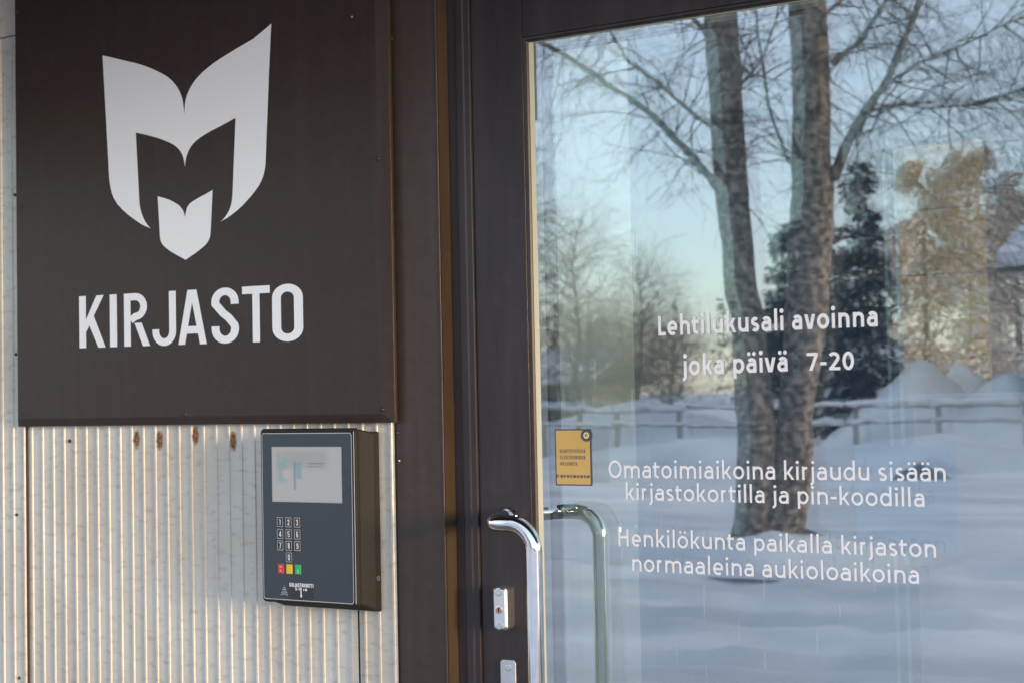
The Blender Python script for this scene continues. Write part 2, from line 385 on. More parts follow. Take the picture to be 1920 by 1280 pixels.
def glass_mat(name, refl, tint, wav=0.0, ws=1.0, tcol=(.93,.97,.95), rough=0.0):
    mt = bpy.data.materials.new(name); mt.use_nodes = True; nt = mt.node_tree; nt.nodes.clear()
    out = N(mt, "ShaderNodeOutputMaterial"); mix = N(mt, "ShaderNodeMixShader")
    tr = N(mt, "ShaderNodeBsdfTransparent"); tr.inputs[0].default_value = (*tcol, 1)
    gl = N(mt, "ShaderNodeBsdfGlossy"); gl.inputs[0].default_value = (*tint, 1); gl.inputs["Roughness"].default_value = rough
    lw = N(mt, "ShaderNodeLayerWeight"); lw.inputs[0].default_value = .12
    mr = N(mt, "ShaderNodeMapRange"); mr.inputs["To Min"].default_value = refl; mr.inputs["To Max"].default_value = 1.0
    L(mt, lw.outputs["Fresnel"], mr.inputs["Value"])
    L(mt, mr.outputs[0], mix.inputs[0]); L(mt, tr.outputs[0], mix.inputs[1]); L(mt, gl.outputs[0], mix.inputs[2]); L(mt, mix.outputs[0], out.inputs[0])
    if wav:
        co = N(mt, "ShaderNodeTexCoord"); mp = N(mt, "ShaderNodeMapping"); mp.inputs["Scale"].default_value = (.6*ws, 1, 2.2*ws)
        n = N(mt, "ShaderNodeTexNoise"); n.inputs["Scale"].default_value = 9; n.inputs["Detail"].default_value = 1.5
        L(mt, co.outputs["Object"], mp.inputs["Vector"]); L(mt, mp.outputs[0], n.inputs["Vector"])
        bp = N(mt, "ShaderNodeBump"); bp.inputs["Strength"].default_value = 1; bp.inputs["Distance"].default_value = wav
        L(mt, n.outputs[0], bp.inputs["Height"]); L(mt, bp.outputs[0], gl.inputs["Normal"])
    return mt
glass_o = glass_mat("coated_outer_glass", .38, (.90, .96, 1.0), wav=.00006)
glass_i = glass_mat("inner_glass", .25, (.80, .98, .95), wav=.00014, ws=.7)

# ================================================================== THE SETTING
def height(x, y):
    d = max(0.0, -y-2.0)
    k = min(1.0, d/4)
    h = .05*noise.noise(Vector((x*.35, y*.35, 0)))+.10*noise.noise(Vector((x*.09+5, y*.09, 3)))
    h += .018*noise.noise(Vector((x*1.6, y*1.6, 7)))
    h *= k
    # wheel tracks and trampled ridges running along the building
    for yc, dp in ((-5.35, .10), (-6.95, .10), (-9.6, .08)):
        w = y-yc-.25*noise.noise(Vector((x*.22, yc, 1)))-.05*x*.4
        h -= dp*math.exp(-(w/.16)**2)*(.8+.4*noise.noise(Vector((x*2.5, yc, 2))))
        h += dp*.5*math.exp(-((w-.3)/.12)**2)+dp*.5*math.exp(-((w+.3)/.12)**2)
    if -13 < y < -4.3: h += .05*noise.noise(Vector((x*1.8, y*2.6, 9)))+.03*noise.noise(Vector((x*5, y*6, 4)))
    return h
def ground_mesh():
    bm = bmesh.new()
    xs = sorted(set([-900,-500,-300,-200,-140,-100,-80,-66,-58]+[-52+.6*i for i in range(72)]+[-8.6+.17*i for i in range(66)]+[3+.6*i for i in range(22)]+[17,20,26,34,50,80,130,200,400,900]))
    ys = [900,300,60,20,8,2,0,-1,-2,-3,-4]+[-4.3-.11*i for i in range(60)]+[-11-.55*i for i in range(86)]+[-60,-66,-75,-90,-120,-170,-260,-450,-900]
    g = [[bm.verts.new((x, y, height(x, y) if y < 0 else -.06)) for x in xs] for y in ys]
    for a, b in zip(g, g[1:]):
        for i in range(len(xs)-1): bm.faces.new((a[i], b[i], b[i+1], a[i+1]))
    return bm
noisy(snow, (.50,.51,.54), (.74,.74,.76), .55, stretch=(.6,1.6,1), detail=8, bump=.5, bscale=3, bdist=.05)
g = link("ground", ground_mesh(), snow, smooth=True); g["kind"] = "structure"; g["label"] = "snow covered yard in front of the library"

pav = mat("dark_bounce_paving", (.06,.06,.06), .8); noisy(pav, (.10,.10,.105), (.22,.22,.23), 3, detail=6)
o = link("unseen_dark_paving", BX(-7, 7, -3.0, -.11, -.05, .004), pav); o["kind"] = "structure"; o["label"] = "unseen paving before the door, kept dark to cut snow bounce"  # unseen slab, dark so less snow light bounces onto the wall
# ------------------------------------------------------------------ the library building
bld = thing("library_building", "library wall of pale corrugated steel with brown trim around the glass door", "building", (-1.4, 0, 0))
XW0, XW1, ZW = -9.0, 7.0, 3.1
core = mat("wall_core", (.35, .34, .32), .8)
def part(name, bm, mtl, parent=bld, label=None, smooth=False):
    o = link(name, bm, mtl, parent, smooth)
    if label: o["label"] = label
    return o
bm = bmesh.new()
box(bm, XW0, X_JAMB0-.004, -.046, .20, -.05, ZW)
box(bm, DOOR_W_R+.16, XW1, -.046, .20, -.05, ZW)
box(bm, X_JAMB0-.004, DOOR_W_R+.16, -.046, .20, Z_TOPRAIL+.07, ZW)
part("wall", bm, core)
# corrugated sheets
def corrugated(x0, x1, z0, z1, y, pitch, phase, hgt=.0024, nz=1):
    bm = bmesh.new(); xs = []
    k0 = math.floor((x0-phase)/pitch)-1; x = x0; pts = [(x0, 0)]
    k = k0
    prof = [(-.10, 0), (-.08, .5), (-.055, .95), (0, .86), (.055, .95), (.08, .5), (.10, 0), (.33, -.05), (.5, -.18), (.67, -.05)]
    while phase+k*pitch < x1+pitch:
        for dx, hh in prof:
            xx = phase+(k+dx)*pitch
            if x0 < xx < x1: pts.append((xx, hh))
        k += 1
    pts.append((x1, 0))
    rows = []
    for j in range(nz+1):
        z = z0+(z1-z0)*j/nz
        rows.append([bm.verts.new((p[0], y-hgt*p[1], z)) for p in pts])
    for a, b in zip(rows, rows[1:]):
        for i in range(len(pts)-1): bm.faces.new((a[i], a[i+1], b[i+1], b[i]))
    return bm
ribs = [61,82.5,102,124,146,166,189,209,230,251,272,294,316,337,361,384,407,431,454]
rx0, rx1 = P(61, 900, Y_SHEET).x, P(454, 900, Y_SHEET).x
PITCH = (rx1-rx0)/18
X_SEAM = P(53.5, 900, Y_SHEET).x
Z_SIGN0 = P(385, 795.5, Y_SIGN).z
X_SIGN0 = P(28, 400, Y_SIGN).x; X_SIGN1 = P(735, 600, Y_SIGN).x
Z_SIGN1 = Z_SIGN0+.98
s1 = part("cladding_sheet", corrugated(X_SEAM+.001, X_BOARD0+.002, 0.0, Z_SIGN1-.1, Y_SHEET, PITCH, rx0), sheet, label="narrow ribbed sheet with rusty screws beneath the sign")
for i, (a, b) in enumerate(((X_SEAM-1.15, X_SEAM-.003), (X_SEAM-2.3, X_SEAM-1.153))):
    r0 = P(26, 900, Y_SHEET-.004).x
    part("cladding_sheet", corrugated(a, b, 0.0, P(20, 70, Y_SHEET-.004).z, Y_SHEET-.004, PITCH*1.02, r0), sheet, label="ribbed sheet left of the sign")
bm = bmesh.new()
part("cladding_sheet", corrugated(X_SEAM-1.15, X_SEAM-.003, P(20, 70, Y_SHEET-.004).z+.002, ZW, Y_SHEET-.007, PITCH*1.02, P(26, 900, Y_SHEET-.004).x), sheet, label="upper ribbed sheet overlapping the one below")
part("cladding_sheet", corrugated(X_SEAM, X_BOARD0+.002, Z_SIGN1-.098, ZW, Y_SHEET, PITCH, rx0), sheet)
part("cladding_sheet", corrugated(DOOR_W_R+.25, XW1, 0.0, ZW, Y_SHEET, PITCH, rx0), sheet)
# the raw edge where two sheets meet
rustline = mat("dark_rusty_seam", (.07, .035, .02), .9)
part("sheet_edge", BX(X_SEAM-.003, X_SEAM+.0008, Y_SHEET-.0035, Y_SHEET+.004, 0, Z_SIGN0+.1), rustline)

# brown trim board left of the door with its bent lips
def prism(pts, z0, z1):
    """outline in plan (x,y), counter-clockwise seen from above or not, extruded from z0 to z1"""
    bm = bmesh.new()
    a = [bm.verts.new((p[0], p[1], z0)) for p in pts]; b = [bm.verts.new((p[0], p[1], z1)) for p in pts]
    n = len(pts)
    for i in range(n): bm.faces.new((a[i], a[(i+1)%n], b[(i+1)%n], b[i]))
    for f in (a[::-1], b): 
        bm.faces.new(f)
    bmesh.ops.recalc_face_normals(bm, faces=bm.faces); return bm
e = .0015
part("trim_board", prism([(X_BOARD0, -.045), (X_BOARD0, Y_BOARD+e), (X_BOARD0+e, Y_BOARD), (X_BOARD1-.0035, Y_BOARD), (X_BOARD1-.0030, Y_BOARD-.0012), (X_BOARD1-.0005, Y_BOARD-.0012), (X_BOARD1, Y_BOARD), (X_BOARD1, -.045)], 0, ZW-.02), board_m, label="flat brown trim board left of the door")
part("reveal_plate", prism([(X_BOARD1-.002, -.0445), (X_BOARD1+.0012, -.0505), (X_BOARD1+.0030, -.0200), (X_BOARD1+.0030, .03), (X_BOARD1-.002, .03)], 0, Z_TOPRAIL+.06), brown_gloss, label="narrow coppery reveal catching the low sun")
# jamb: three steps
xj = X_BOARD1+.0032
w_ = X_GAP-xj
part("door_jamb", prism([(xj, .05), (xj, Y_JAMB+.001), (xj+.001, Y_JAMB), (xj+w_*.36, Y_JAMB), (xj+w_*.42, Y_JAMB-.0018), (xj+w_*.70, Y_JAMB-.0018), (xj+w_*.76, Y_JAMB), (X_GAP-.0008, Y_JAMB), (X_GAP, Y_JAMB+.0008), (X_GAP, .05)], 0, Z_TOPRAIL+.005), alu, label="fixed dark jamb with a raised rib")
part("door_jamb", BX(DOOR_W_R+.10, DOOR_W_R+.16, Y_JAMB, .05, 0, Z_TOPRAIL+.005, bev=.001), alu)
part("door_header", BX(xj, DOOR_W_R+.16, Y_JAMB-.001, .05, Z_TOPRAIL+.006, Z_TOPRAIL+.07, bev=.001), alu)
part("trim_board", BX(DOOR_W_R+.17, DOOR_W_R+.26, Y_BOARD, -.045, 0, ZW-.02, bev=.001), brown)
part("door_seal", BX(X_GAP+.0002, X_STILE-.0003, -.002, .02, 0, Z_TOPRAIL), gap_m)
part("threshold", BX(xj, DOOR_W_R+.1, -.10, .06, -.02, .012, bev=.003), satin)

# small screws in the trim and the sheets
screw_m = mat("dark_screw", (.05, .045, .042), .45, metal=.6)
def screw(px, py, Y, r, mtl, parent, name="screw", h=None):
    bm = bmesh.new(); c = P(px, py, Y); disc(bm, c, r, h or r*.8, 12, dome=1)
    o = link(name, bm, mtl, parent, smooth=True); return o
for px, py in ((733.5, 73), (737.5, 497), (744.5, 811), ): screw(px, py, Y_BOARD, .0042, screw_m, bld)
screw(748, 863, Y_BOARD, .0022, satin, bld)
for px, py in ((28.5, 366), (30, 664), (32, 964), (36.5, 1270)): screw(px, py, Y_SHEET-.004, .0035, screw_m, bld)
screw(131, 826, Y_SHEET, .0042, screw_m, bld)
# rusty screws with runs of rust below them
rust = bpy.data.materials.new("rust_stain"); rust.use_nodes = True
def make_rust(mt):
    b = B(mt); b.inputs["Roughness"].default_value = .9
    co = N(mt, "ShaderNodeTexCoord"); n = N(mt, "ShaderNodeTexNoise"); n.inputs["Scale"].default_value = 160; n.inputs["Detail"].default_value = 5
    L(mt, co.outputs["Object"], n.inputs["Vector"])
    r = N(mt, "ShaderNodeValToRGB"); r.color_ramp.elements[0].color = (.10, .035, .012, 1); r.color_ramp.elements[1].color = (.40, .17, .045, 1)
    r.color_ramp.elements[0].position = .35; r.color_ramp.elements[1].position = .65; L(mt, n.outputs[0], r.inputs[0]); L(mt, r.outputs[0], b.inputs["Base Color"])
    ug = N(mt, "ShaderNodeUVMap"); sx = N(mt, "ShaderNodeVectorMath"); sx.operation = 'LENGTH'; L(mt, ug.outputs[0], sx.inputs[0])
    ad = N(mt, "ShaderNodeMath"); ad.operation = 'MULTIPLY_ADD'; ad.inputs[1].default_value = .9; L(mt, n.outputs[0], ad.inputs[0]); L(mt, sx.outputs["Value"], ad.inputs[2])
    mr = N(mt, "ShaderNodeMapRange"); mr.inputs["From Min"].default_value = .9; mr.inputs["From Max"].default_value = 1.55; mr.inputs["To Min"].default_value = .95; mr.inputs["To Max"].default_value = 0
    L(mt, ad.outputs[0], mr.inputs["Value"]); L(mt, mr.outputs[0], b.inputs["Alpha"])
make_rust(rust)
def stain(px, py, hw, hh, parent):
    me = bpy.data.meshes.new("rust_stain"); c = P(px, py, Y_SHEET)
    n = 9; vs = []; uv = []; fs = []
    for j in range(n):
        for i in range(n):
            u, v = i/(n-1)*2-1, j/(n-1)*2-1
            vs.append((c.x+u*hw, Y_SHEET-.0006, c.z+v*hh)); uv.append((u, v))
    for j in range(n-1):
        for i in range(n-1): fs.append((j*n+i, j*n+i+1, (j+1)*n+i+1, (j+1)*n+i))
    me.from_pydata(vs, [], fs); l = me.uv_layers.new()
    for lp in me.loops: l.data[lp.index].uv = uv[lp.vertex_index]
    o = bpy.data.objects.new("rust_stain", me); me.materials.append(rust); scene.collection.objects.link(o)
    o.parent = parent; o.matrix_parent_inverse = Matrix.Translation(-parent.location); return o
rs_m = mat("rusty_screw_head", (.22, .13, .09), .6, metal=.4)
for px, py in ((256.5, 822), (300, 824), (367, 815), (437.5, 825)):
    stain(px, py+1, .0085, .0200, bld); screw(px, py+2, Y_SHEET-.001, .0036, rs_m, bld, "rusty_screw")

# canopy over the entrance: its end throws the shadow line across the sign
soff = mat("brown_soffit", (.035, .026, .022), .6)
can = part("canopy", BX(-6.2, 4.35, -1.12, -.06, 2.50, 2.66, bev=.01), soff, label="dark canopy above the entrance")
part("unseen_shade_beam", BX(-6.2, -1.75, -1.12, -1.02, 2.22, 2.499, bev=.004), soff, label="deep beam under the left half of the canopy")  # added out of view so the sign's upper part mirrors something dark
for i in range(7):
    x = -6.0+i*1.7
    o = part("soffit_batten", BX(x, x+.06, -1.01, -.10, 2.47, 2.499), soff)
part("roof_snow", BX(-6.15, 4.3, -1.10, -.10, 2.662, 2.86, bev=.06, seg=4), snow, label="snow lying on the canopy")

# interior shell of the vestibule: walls, floor, roof with an unseen skylight added to light the lobby
ceil_w = mat("white_ceiling", (.7, .7, .68), .8)
floor_m = mat("grey_entrance_mat", (.10, .10, .11), .9)
XV0 = X_JAMB0-.02
part("interior_wall", BX(XV0-.16, XV0, .205, P(1245, 900, .60).y+.2, 0, 2.9), wallm, label="short pale green wall just inside the door")
beige = mat("beige_interior_paint", (.6, .5, .5), .8)
noisy(beige, (.60,.49,.50), (.68,.57,.57), 3)
blue_in = mat("blue_grey_interior_paint", (.15, .20, .28), .7)
bm = bmesh.new(); box(bm, -6, DOOR_W_R+1.6, 4.6, 4.75, 0, 2.9)
part("interior_wall", bm, blue_in, label="blue grey wall at the back of the lobby")
part("interior_wall", BX(-6.15, -6.0, .205, 4.75, 0, 2.9), blue_in)
part("interior_wall", BX(DOOR_W_R+1.45, DOOR_W_R+1.6, .205, 4.6, 0, 2.9), beige)
part("floor", BX(-6, DOOR_W_R+1.6, .06, 4.75, -.03, .012), floor_m)
bm = bmesh.new()
box(bm, XW0, -4.2, .205, 6, ZW-.2, ZW); box(bm, 2.2, XW1, .205, 6, ZW-.2, ZW)
box(bm, -4.2, 2.2, .205, .4, ZW-.2, ZW); box(bm, -4.2, 2.2, 2.8, 6, ZW-.2, ZW)
part("ceiling", bm, ceil_w, label="roof slab with an unseen skylight added to light the lobby")
bm = bmesh.new(); box(bm, XW0, XW1, 6.0, 6.2, 0, ZW); box(bm, XW0, XW0+.2, .205, 6, 0, ZW-.2); box(bm, XW1-.2, XW1, .205, 6, 0, ZW-.2)
part("wall", bm, core)

# ------------------------------------------------------------------ the glass door
door = thing("glass_door", "dark framed glass entrance door with white opening hour lettering and a steel handle", "door", (X_STILE, 0, 0))
Z_BOT = .28
def dpart(name, bm, mtl, label=None, smooth=False, parent=None):
    o = link(name, bm, mtl, parent or door, smooth)
    if label: o["label"] = label
    return o
dpart("door_stile", BX(X_STILE, X_BEAD, Y_STILE, .045, .015, Z_TOPRAIL, bev=.0012), alu, "left stile carrying the handle and the locks")
dpart("door_stile", BX(DOOR_W_R, DOOR_W_R+.098, Y_STILE, .045, .015, Z_TOPRAIL, bev=.0012), alu)
dpart("top_rail", BX(X_BEAD+.0005, DOOR_W_R-.0005, Y_STILE, .045, Z_GLASS_TOP+.020, Z_TOPRAIL, bev=.0012), alu)
dpart("bottom_rail", BX(X_BEAD+.0005, DOOR_W_R-.0005, Y_STILE, .045, .015, Z_BOT, bev=.0012), alu)
# glazing bead, stepped towards the glass
def bead(inset0, inset1, y0, y1, mtl, tf=1.0):
    """a square ring around the glass between two insets"""
    bm = bmesh.new()
    X0, X1, Z0, Z1 = X_BEAD, DOOR_W_R, Z_BOT, Z_GLASS_TOP+.020
    def ring(i, y): return [bm.verts.new(p) for p in ((X0+i, y, Z0+i), (X1-i, y, Z0+i), (X1-i, y, Z1-i*tf), (X0+i, y, Z1-i*tf))]
    rs = [ring(inset0, .004), ring(inset0, y0), ring(inset1, y1), ring(inset1, .004)]
    for a, b in zip(rs, rs[1:]):
        for k in range(4): bm.faces.new((a[k], a[(k+1)%4], b[(k+1)%4], b[k]))
    bmesh.ops.recalc_face_normals(bm, faces=bm.faces); return bm
dpart("glazing_bead", bead(.0008, .0050, Y_STILE+.002, Y_STILE+.003, alu), alu)
dpart("glazing_bead", bead(.0055, .0080, Y_STILE+.005, Y_STILE+.0075, alu), brown_gloss)
dpart("glass_gasket", bead(.0084, .0150, -.0050, -.0012, cream, .62), cream, "cream sealing strip round the glass")
GX0, GX1, GZ0, GZ1 = X_BEAD+.003, DOOR_W_R-.003, Z_BOT+.003, Z_GLASS_TOP+.017
def pane(y, t, tilt=0.0, tiltz=0.0):
    bm = bmesh.new(); v = []
    for x, z in ((GX0, GZ0), (GX1, GZ0), (GX1, GZ1), (GX0, GZ1)):
        v.append(bm.verts.new((x, y+(x-GX0-.4)*tilt+(z-1.4)*tiltz, z)))
    bm.faces.new(v); return bm
po = dpart("outer_pane", pane(0.0, 0), glass_o, "outer pane of the door glass")
GAP = .032
pi_ = dpart("inner_pane", pane(GAP, 0, tilt=-.0040, tiltz=-.0012), glass_i, "inner pane giving the faint second reflection")
# spacer bar between the panes, open ring of four thin strips
bm = bmesh.new(); i = .0098; sp = .0006
X0, X1, Z0, Z1 = X_BEAD+i, DOOR_W_R-i, Z_BOT+i, Z_GLASS_TOP+.020-i
box(bm, X0, X0+.004, .0015, GAP-.004, Z0, Z1); box(bm, X1-.004, X1, .0015, GAP-.004, Z0, Z1)
box(bm, X0+.0041, X1-.0041, .0015, GAP-.004, Z1-.004, Z1); box(bm, X0+.0041, X1-.0041, .0015, GAP-.004, Z0, Z0+.004)
dpart("spacer_bar", bm, cream, "cream spacer between the two panes")
inner_fr = mat("inner_frame_aluminium", (.05, .055, .07), .4)
bm = bmesh.new(); X0 = X_BEAD+.002
box(bm, X_BEAD-.03, X_BEAD+.010, .046, .085, .015, Z_TOPRAIL); box(bm, DOOR_W_R-.01, DOOR_W_R+.05, .046, .085, .015, Z_TOPRAIL)
box(bm, X_BEAD+.0105, DOOR_W_R-.0105, .046, .085, Z_GLASS_TOP+.012, Z_TOPRAIL)
dpart("inner_frame", bm, inner_fr)

# lettering on the glass
YL = -.0012
TX = [("Lehtilukusali avoinna", .175, (1230.5, 629.5), (1649, 611.5), (1231, 593), 'bold'),
      ("joka päivä", .175, (1279, 703), (1480, 695.5), (1279, 666), 'bold'),
      ("7-20", .175, (1511, 694.5), (1604, 692.5), (1511, 661), 'bold'),
      ("Omatoimiaikoina kirjaudu sisään", .135, (1139.5, 894.5), (1777, 902), (1139.5, 862.5), 'reg'),
      ("kirjastokortilla ja pin-koodilla", .135, (1171, 936), (1737, 949.5), (1171, 905), 'reg'),
      ("Henkilökunta paikalla kirjaston", .135, (1156, 1022), (1759, 1044.5), (1156, 991), 'reg'),
      ("normaaleina aukioloaikoina", .135, (1183, 1069.5), (1727, 1094), (1183, 1038), 'reg')]
for t, s, bl, br, tl, kd in TX:
    text_px("lettering", t, glyph_h, s, bl, br, tl, YL, text_w, door, label="%s white window lettering reading %s" % ('bold' if kd == 'bold' else 'thin', t))

# yellow security sticker (inside face of the outer pane, seen through it)
YS = -.0016
stk_y = mat("yellow_sticker_print", (.62, .38, .09), .14, coat=1.0)
stk_g = mat("grey_sticker_print", (.07, .065, .08), .5)
a, b = P(1040, 804, YS), P(1110, 910, YS)
bm = bmesh.new(); poly_xz(bm, rrect(a.x, b.x, b.z, a.z, .002), YS)
st = dpart("sticker", bm, stk_g, "yellow and grey security sticker on the glass")
bm = bmesh.new(); e = .0022; poly_xz(bm, rrect(a.x+e, b.x-e, b.z+e, a.z-e, .001), YS-.0003); sf = dpart("sticker_face", bm, stk_y); sf.parent = st; sf.matrix_parent_inverse = Matrix.Identity(4)
c = P(1099.5, 815.5, YS)
def ringdisc(c, y, r0, r1, n=24):
    bm = bmesh.new()
    A = [bm.verts.new((c.x+r0*math.cos(6.2832*k/n), y, c.z+r0*math.sin(6.2832*k/n))) for k in range(n)] if r0 else None
    Bv = [bm.verts.new((c.x+r1*math.cos(6.2832*k/n), y, c.z+r1*math.sin(6.2832*k/n))) for k in range(n)]
    if A:
        for k in range(n): bm.faces.new((A[k], A[(k+1)%n], Bv[(k+1)%n], Bv[k]))
    else: bm.faces.new(Bv)
    return bm
def sub(name, bm, mtl, par):
    o = link(name, bm, mtl, door); o.parent = par; o.matrix_parent_inverse = Matrix.Identity(4); return o
sub("sticker_emblem", ringdisc(c, YS-.0005, 0, .0105), stk_g, st)
pale = mat("pale_sticker_print", (.75, .62, .40), .5)
sub("sticker_emblem", ringdisc(c, YS-.0007, .0028, .0055), pale, st)
sub("sticker_emblem", ringdisc(P(1100.5, 816.5, YS), YS-.0007, 0, .002), stk_y, st)
txt_g = mat("grey_sticker_text", (.20, .14, .10), .5)
def stext(t, s, bl, br, tl, par, mtl, Y, sp=.12, nm="sticker_text"):
    o, r, tt = P(*bl, Y), P(*br, Y), P(*tl, Y)
    ob = link(nm, text_bm(t, glyph_c, s, o, r-o, Vector((0, 0, (tt-o).z)), width=(r-o).length, spacing=sp), mtl, door); ob.parent = par; ob.matrix_parent_inverse = Matrix.Identity(4)
for t, bl, br, tl in (("KIINTEISTÖSSÄ", (1050, 848.3), (1098, 848.6), (1050, 841.5)), ("ELEKTRONINEN", (1050, 860), (1098, 860.5), (1050, 853)), ("VALVONTA", (1050, 871.5), (1083, 872), (1050, 865))):
    stext(t, .17, bl, br, tl, st, txt_g, YS-.0005)
stext("HEDENGREN", .2, (1050.5, 894.3), (1106, 895.3), (1050.5, 889.3), st, stk_g, YS-.0005, .1)
sub("sticker_emblem", ringdisc(P(1045.8, 891.5, YS), YS-.0005, .0012, .0026), stk_g, st)

# thin pale vertical streaks on the glass
streak_m = bpy.data.materials.new("pale_streak_film"); streak_m.use_nodes = True
B(streak_m).inputs["Base Color"].default_value = (.8, .85, .85, 1); B(streak_m).inputs["Alpha"].default_value = .16; B(streak_m).inputs["Roughness"].default_value = .5
rnd = random.Random(5)
for px, y0, y1 in ((1123, 480, 575), (1185, 720, 820), (1190, 430, 556), (1320, 1090, 1160), (1385, 1160, 1215), (1432, 1070, 1136), (1268, 1190, 1258), (1532, 1180, 1240), (1575, 1130, 1160), (1115, 670, 735), (1434, 1220, 1262), (1290, 660, 720), (1240, 960, 1010), (1325, 1245, 1275), (1640, 1070, 1110), (1166, 985, 1045)):
    bm = bmesh.new(); p, q = P(px, y0, -.0009), P(px+1, y1, -.0009); w0 = rnd.uniform(.0009, .0016)
    n = 8; row = []
    for k in range(n+1):
        t = k/n; z = p.z+(q.z-p.z)*t; x = p.x+.0002*math.sin(t*5+px); w = w0*(.3+.7*math.sin(math.pi*min(1, t*1.15+.02)))
        row.append((bm.verts.new((x-w, -.0009, z)), bm.verts.new((x+w, -.0009, z))))
    for s0, s1_ in zip(row, row[1:]): bm.faces.new((s0[0], s0[1], s1_[1], s1_[0]))
    dpart("pale_streak", bm, streak_m)

# pull handle
HY = -.124; TR = .0138
pc = P(1001.5, 1060, HY); ph = P(945, 980, HY); pl = P(915.5, 980, HY)
xv, zh, xe = pc.x, ph.z, pl.x
def arc3(c, u, v, r, n=10): return [c+u*(r*math.cos(math.pi/2*k/n))+v*(r*math.sin(math.pi/2*k/n)) for k in range(n+1)]
xb = P(957, 965, Y_STILE).x
pth = [Vector((xb, Y_STILE, zh)), Vector((xb, Y_STILE-.03, zh)), Vector((xe+(xb-xe)*.35, HY+.045, zh)), Vector((xe, HY+.028, zh))]
rr = .026
pth += [Vector((xe+rr, HY+rr, zh))+Vector((-rr*math.cos(a), -rr*math.sin(a), 0)) for a in [math.pi/2*k/9 for k in range(10)]]
rb = .044
pth += [Vector((xv-rb, HY, zh-rb))+Vector((rb*math.sin(a), 0, rb*math.cos(a))) for a in [math.pi/2*k/12 for k in range(13)]]
zl = .62
pth += [Vector((xv, HY, zh-rb-.2)), Vector((xv, HY, zl+rb+.2))]
pth += [Vector((xv-rb, HY, zl+rb))+Vector((rb*math.cos(a), 0, -rb*math.sin(a))) for a in [math.pi/2*k/12 for k in range(13)]]
pth += [Vector((xe+rr, HY+rr, zl))+Vector((-rr*math.sin(a), -rr*math.cos(a), 0)) for a in [math.pi/2*k/9 for k in range(10)]]
pth += [Vector((xe, HY+.028, zl)), Vector((xe+(xb-xe)*.35, HY+.045, zl)), Vector((xb, Y_STILE-.03, zl)), Vector((xb, Y_STILE, zl))]
bm = bmesh.new(); tube(bm, pth, TR, 28)
hd = dpart("door_handle", bm, chrome, "polished steel pull handle with its end bent to the stile", smooth=True)
for z in (zh, zl):
    bm = bmesh.new(); disc(bm, (xb, Y_STILE, z), .0175, .012, 28); sub("handle_collar", bm, chrome, hd)

# lock block
a, b = P(922.5, 1100, Y_STILE-.028), P(950.5, 1182, Y_STILE-.028)
bm = bmesh.new(); extr(bm, rrect(a.x, b.x, b.z, a.z, .006, 5), Y_STILE, Y_STILE-.028, .0034)
lk = dpart("lock", bm, lock_m, "chrome lock block with a brass key cylinder")
lxc = (a.x+b.x)/2-.001
for py in (1109, 1172):
    bm = bmesh.new(); disc(bm, (lxc, Y_STILE-.0278, P(936, py, Y_STILE-.028).z), .0070, .0012, 24); sub("cover_plug", bm, satin, lk)
bm = bmesh.new(); zc = P(936, 1142, Y_STILE-.028).z; disc(bm, (lxc, Y_STILE-.0278, zc), .0068, .0012, 24); sub("cylinder_ring", bm, chrome, lk)
bm = bmesh.new(); disc(bm, (lxc, Y_STILE-.0290, zc), .0052, .0006, 20); sub("key_cylinder", bm, brass, lk)
bm = bmesh.new(); box(bm, lxc-.0009, lxc+.0009, Y_STILE-.0301, Y_STILE-.0296, zc-.0035, zc+.0035); sub("keyhole", bm, gap_m, lk)
a, b = P(937.5, 1234.5, Y_STILE-.004), P(966.5, 1235, Y_STILE-.004)
bm = bmesh.new(); extr(bm, rrect(a.x, b.x, a.z-.17, a.z, .007, 6), Y_STILE, Y_STILE-.004, .0008)
lp = dpart("lock_plate", bm, satin, "narrow satin steel plate below the lock")
bm = bmesh.new(); disc(bm, P(953, 1251, Y_STILE-.0038), .0055, .0011, 20); sub("plate_screw", bm, satin, lp)

# ------------------------------------------------------------------ sign
sign = thing("library_sign", "dark brown sheet metal sign with white book logo above the word KIRJASTO", "sign", ((X_SIGN0+X_SIGN1)/2, Y_SIGN, Z_SIGN0))
bm = bmesh.new(); f1 = .014
zf = P(385, 780, Y_SIGN).z - Z_SIGN0; xf = X_SIGN1-P(714, 600, Y_SIGN).x
def sring(l, r_, b_, t_, y): return [bm.verts.new(p) for p in ((X_SIGN0+l, y, Z_SIGN0+b_), (X_SIGN1-r_, y, Z_SIGN0+b_), (X_SIGN1-r_, y, Z_SIGN1-t_), (X_SIGN0+l, y, Z_SIGN1-t_))]
rg = [sring(0, 0, 0, 0, Y_SHEET-.0052), sring(0, 0, 0, 0, Y_SIGN+.0065), sring(.0006, .0008, .0006, .001, Y_SIGN+.0044), sring(.004, xf-.001, zf-.001, .012, Y_SIGN+.0004), sring(.006, xf+.001, zf+.001, .014, Y_SIGN)]
for a_, b_ in zip(rg, rg[1:]):
    for k in range(4): bm.faces.new((a_[k], a_[(k+1)%4], b_[(k+1)%4], b_[k]))
bm.faces.new(rg[-1]); bmesh.ops.recalc_face_normals(bm, faces=bm.faces)
link("sign_panel", bm, brown, sign)
def L2(pts): return [P(x/2, y/2, Y_SIGN) for x, y in pts]
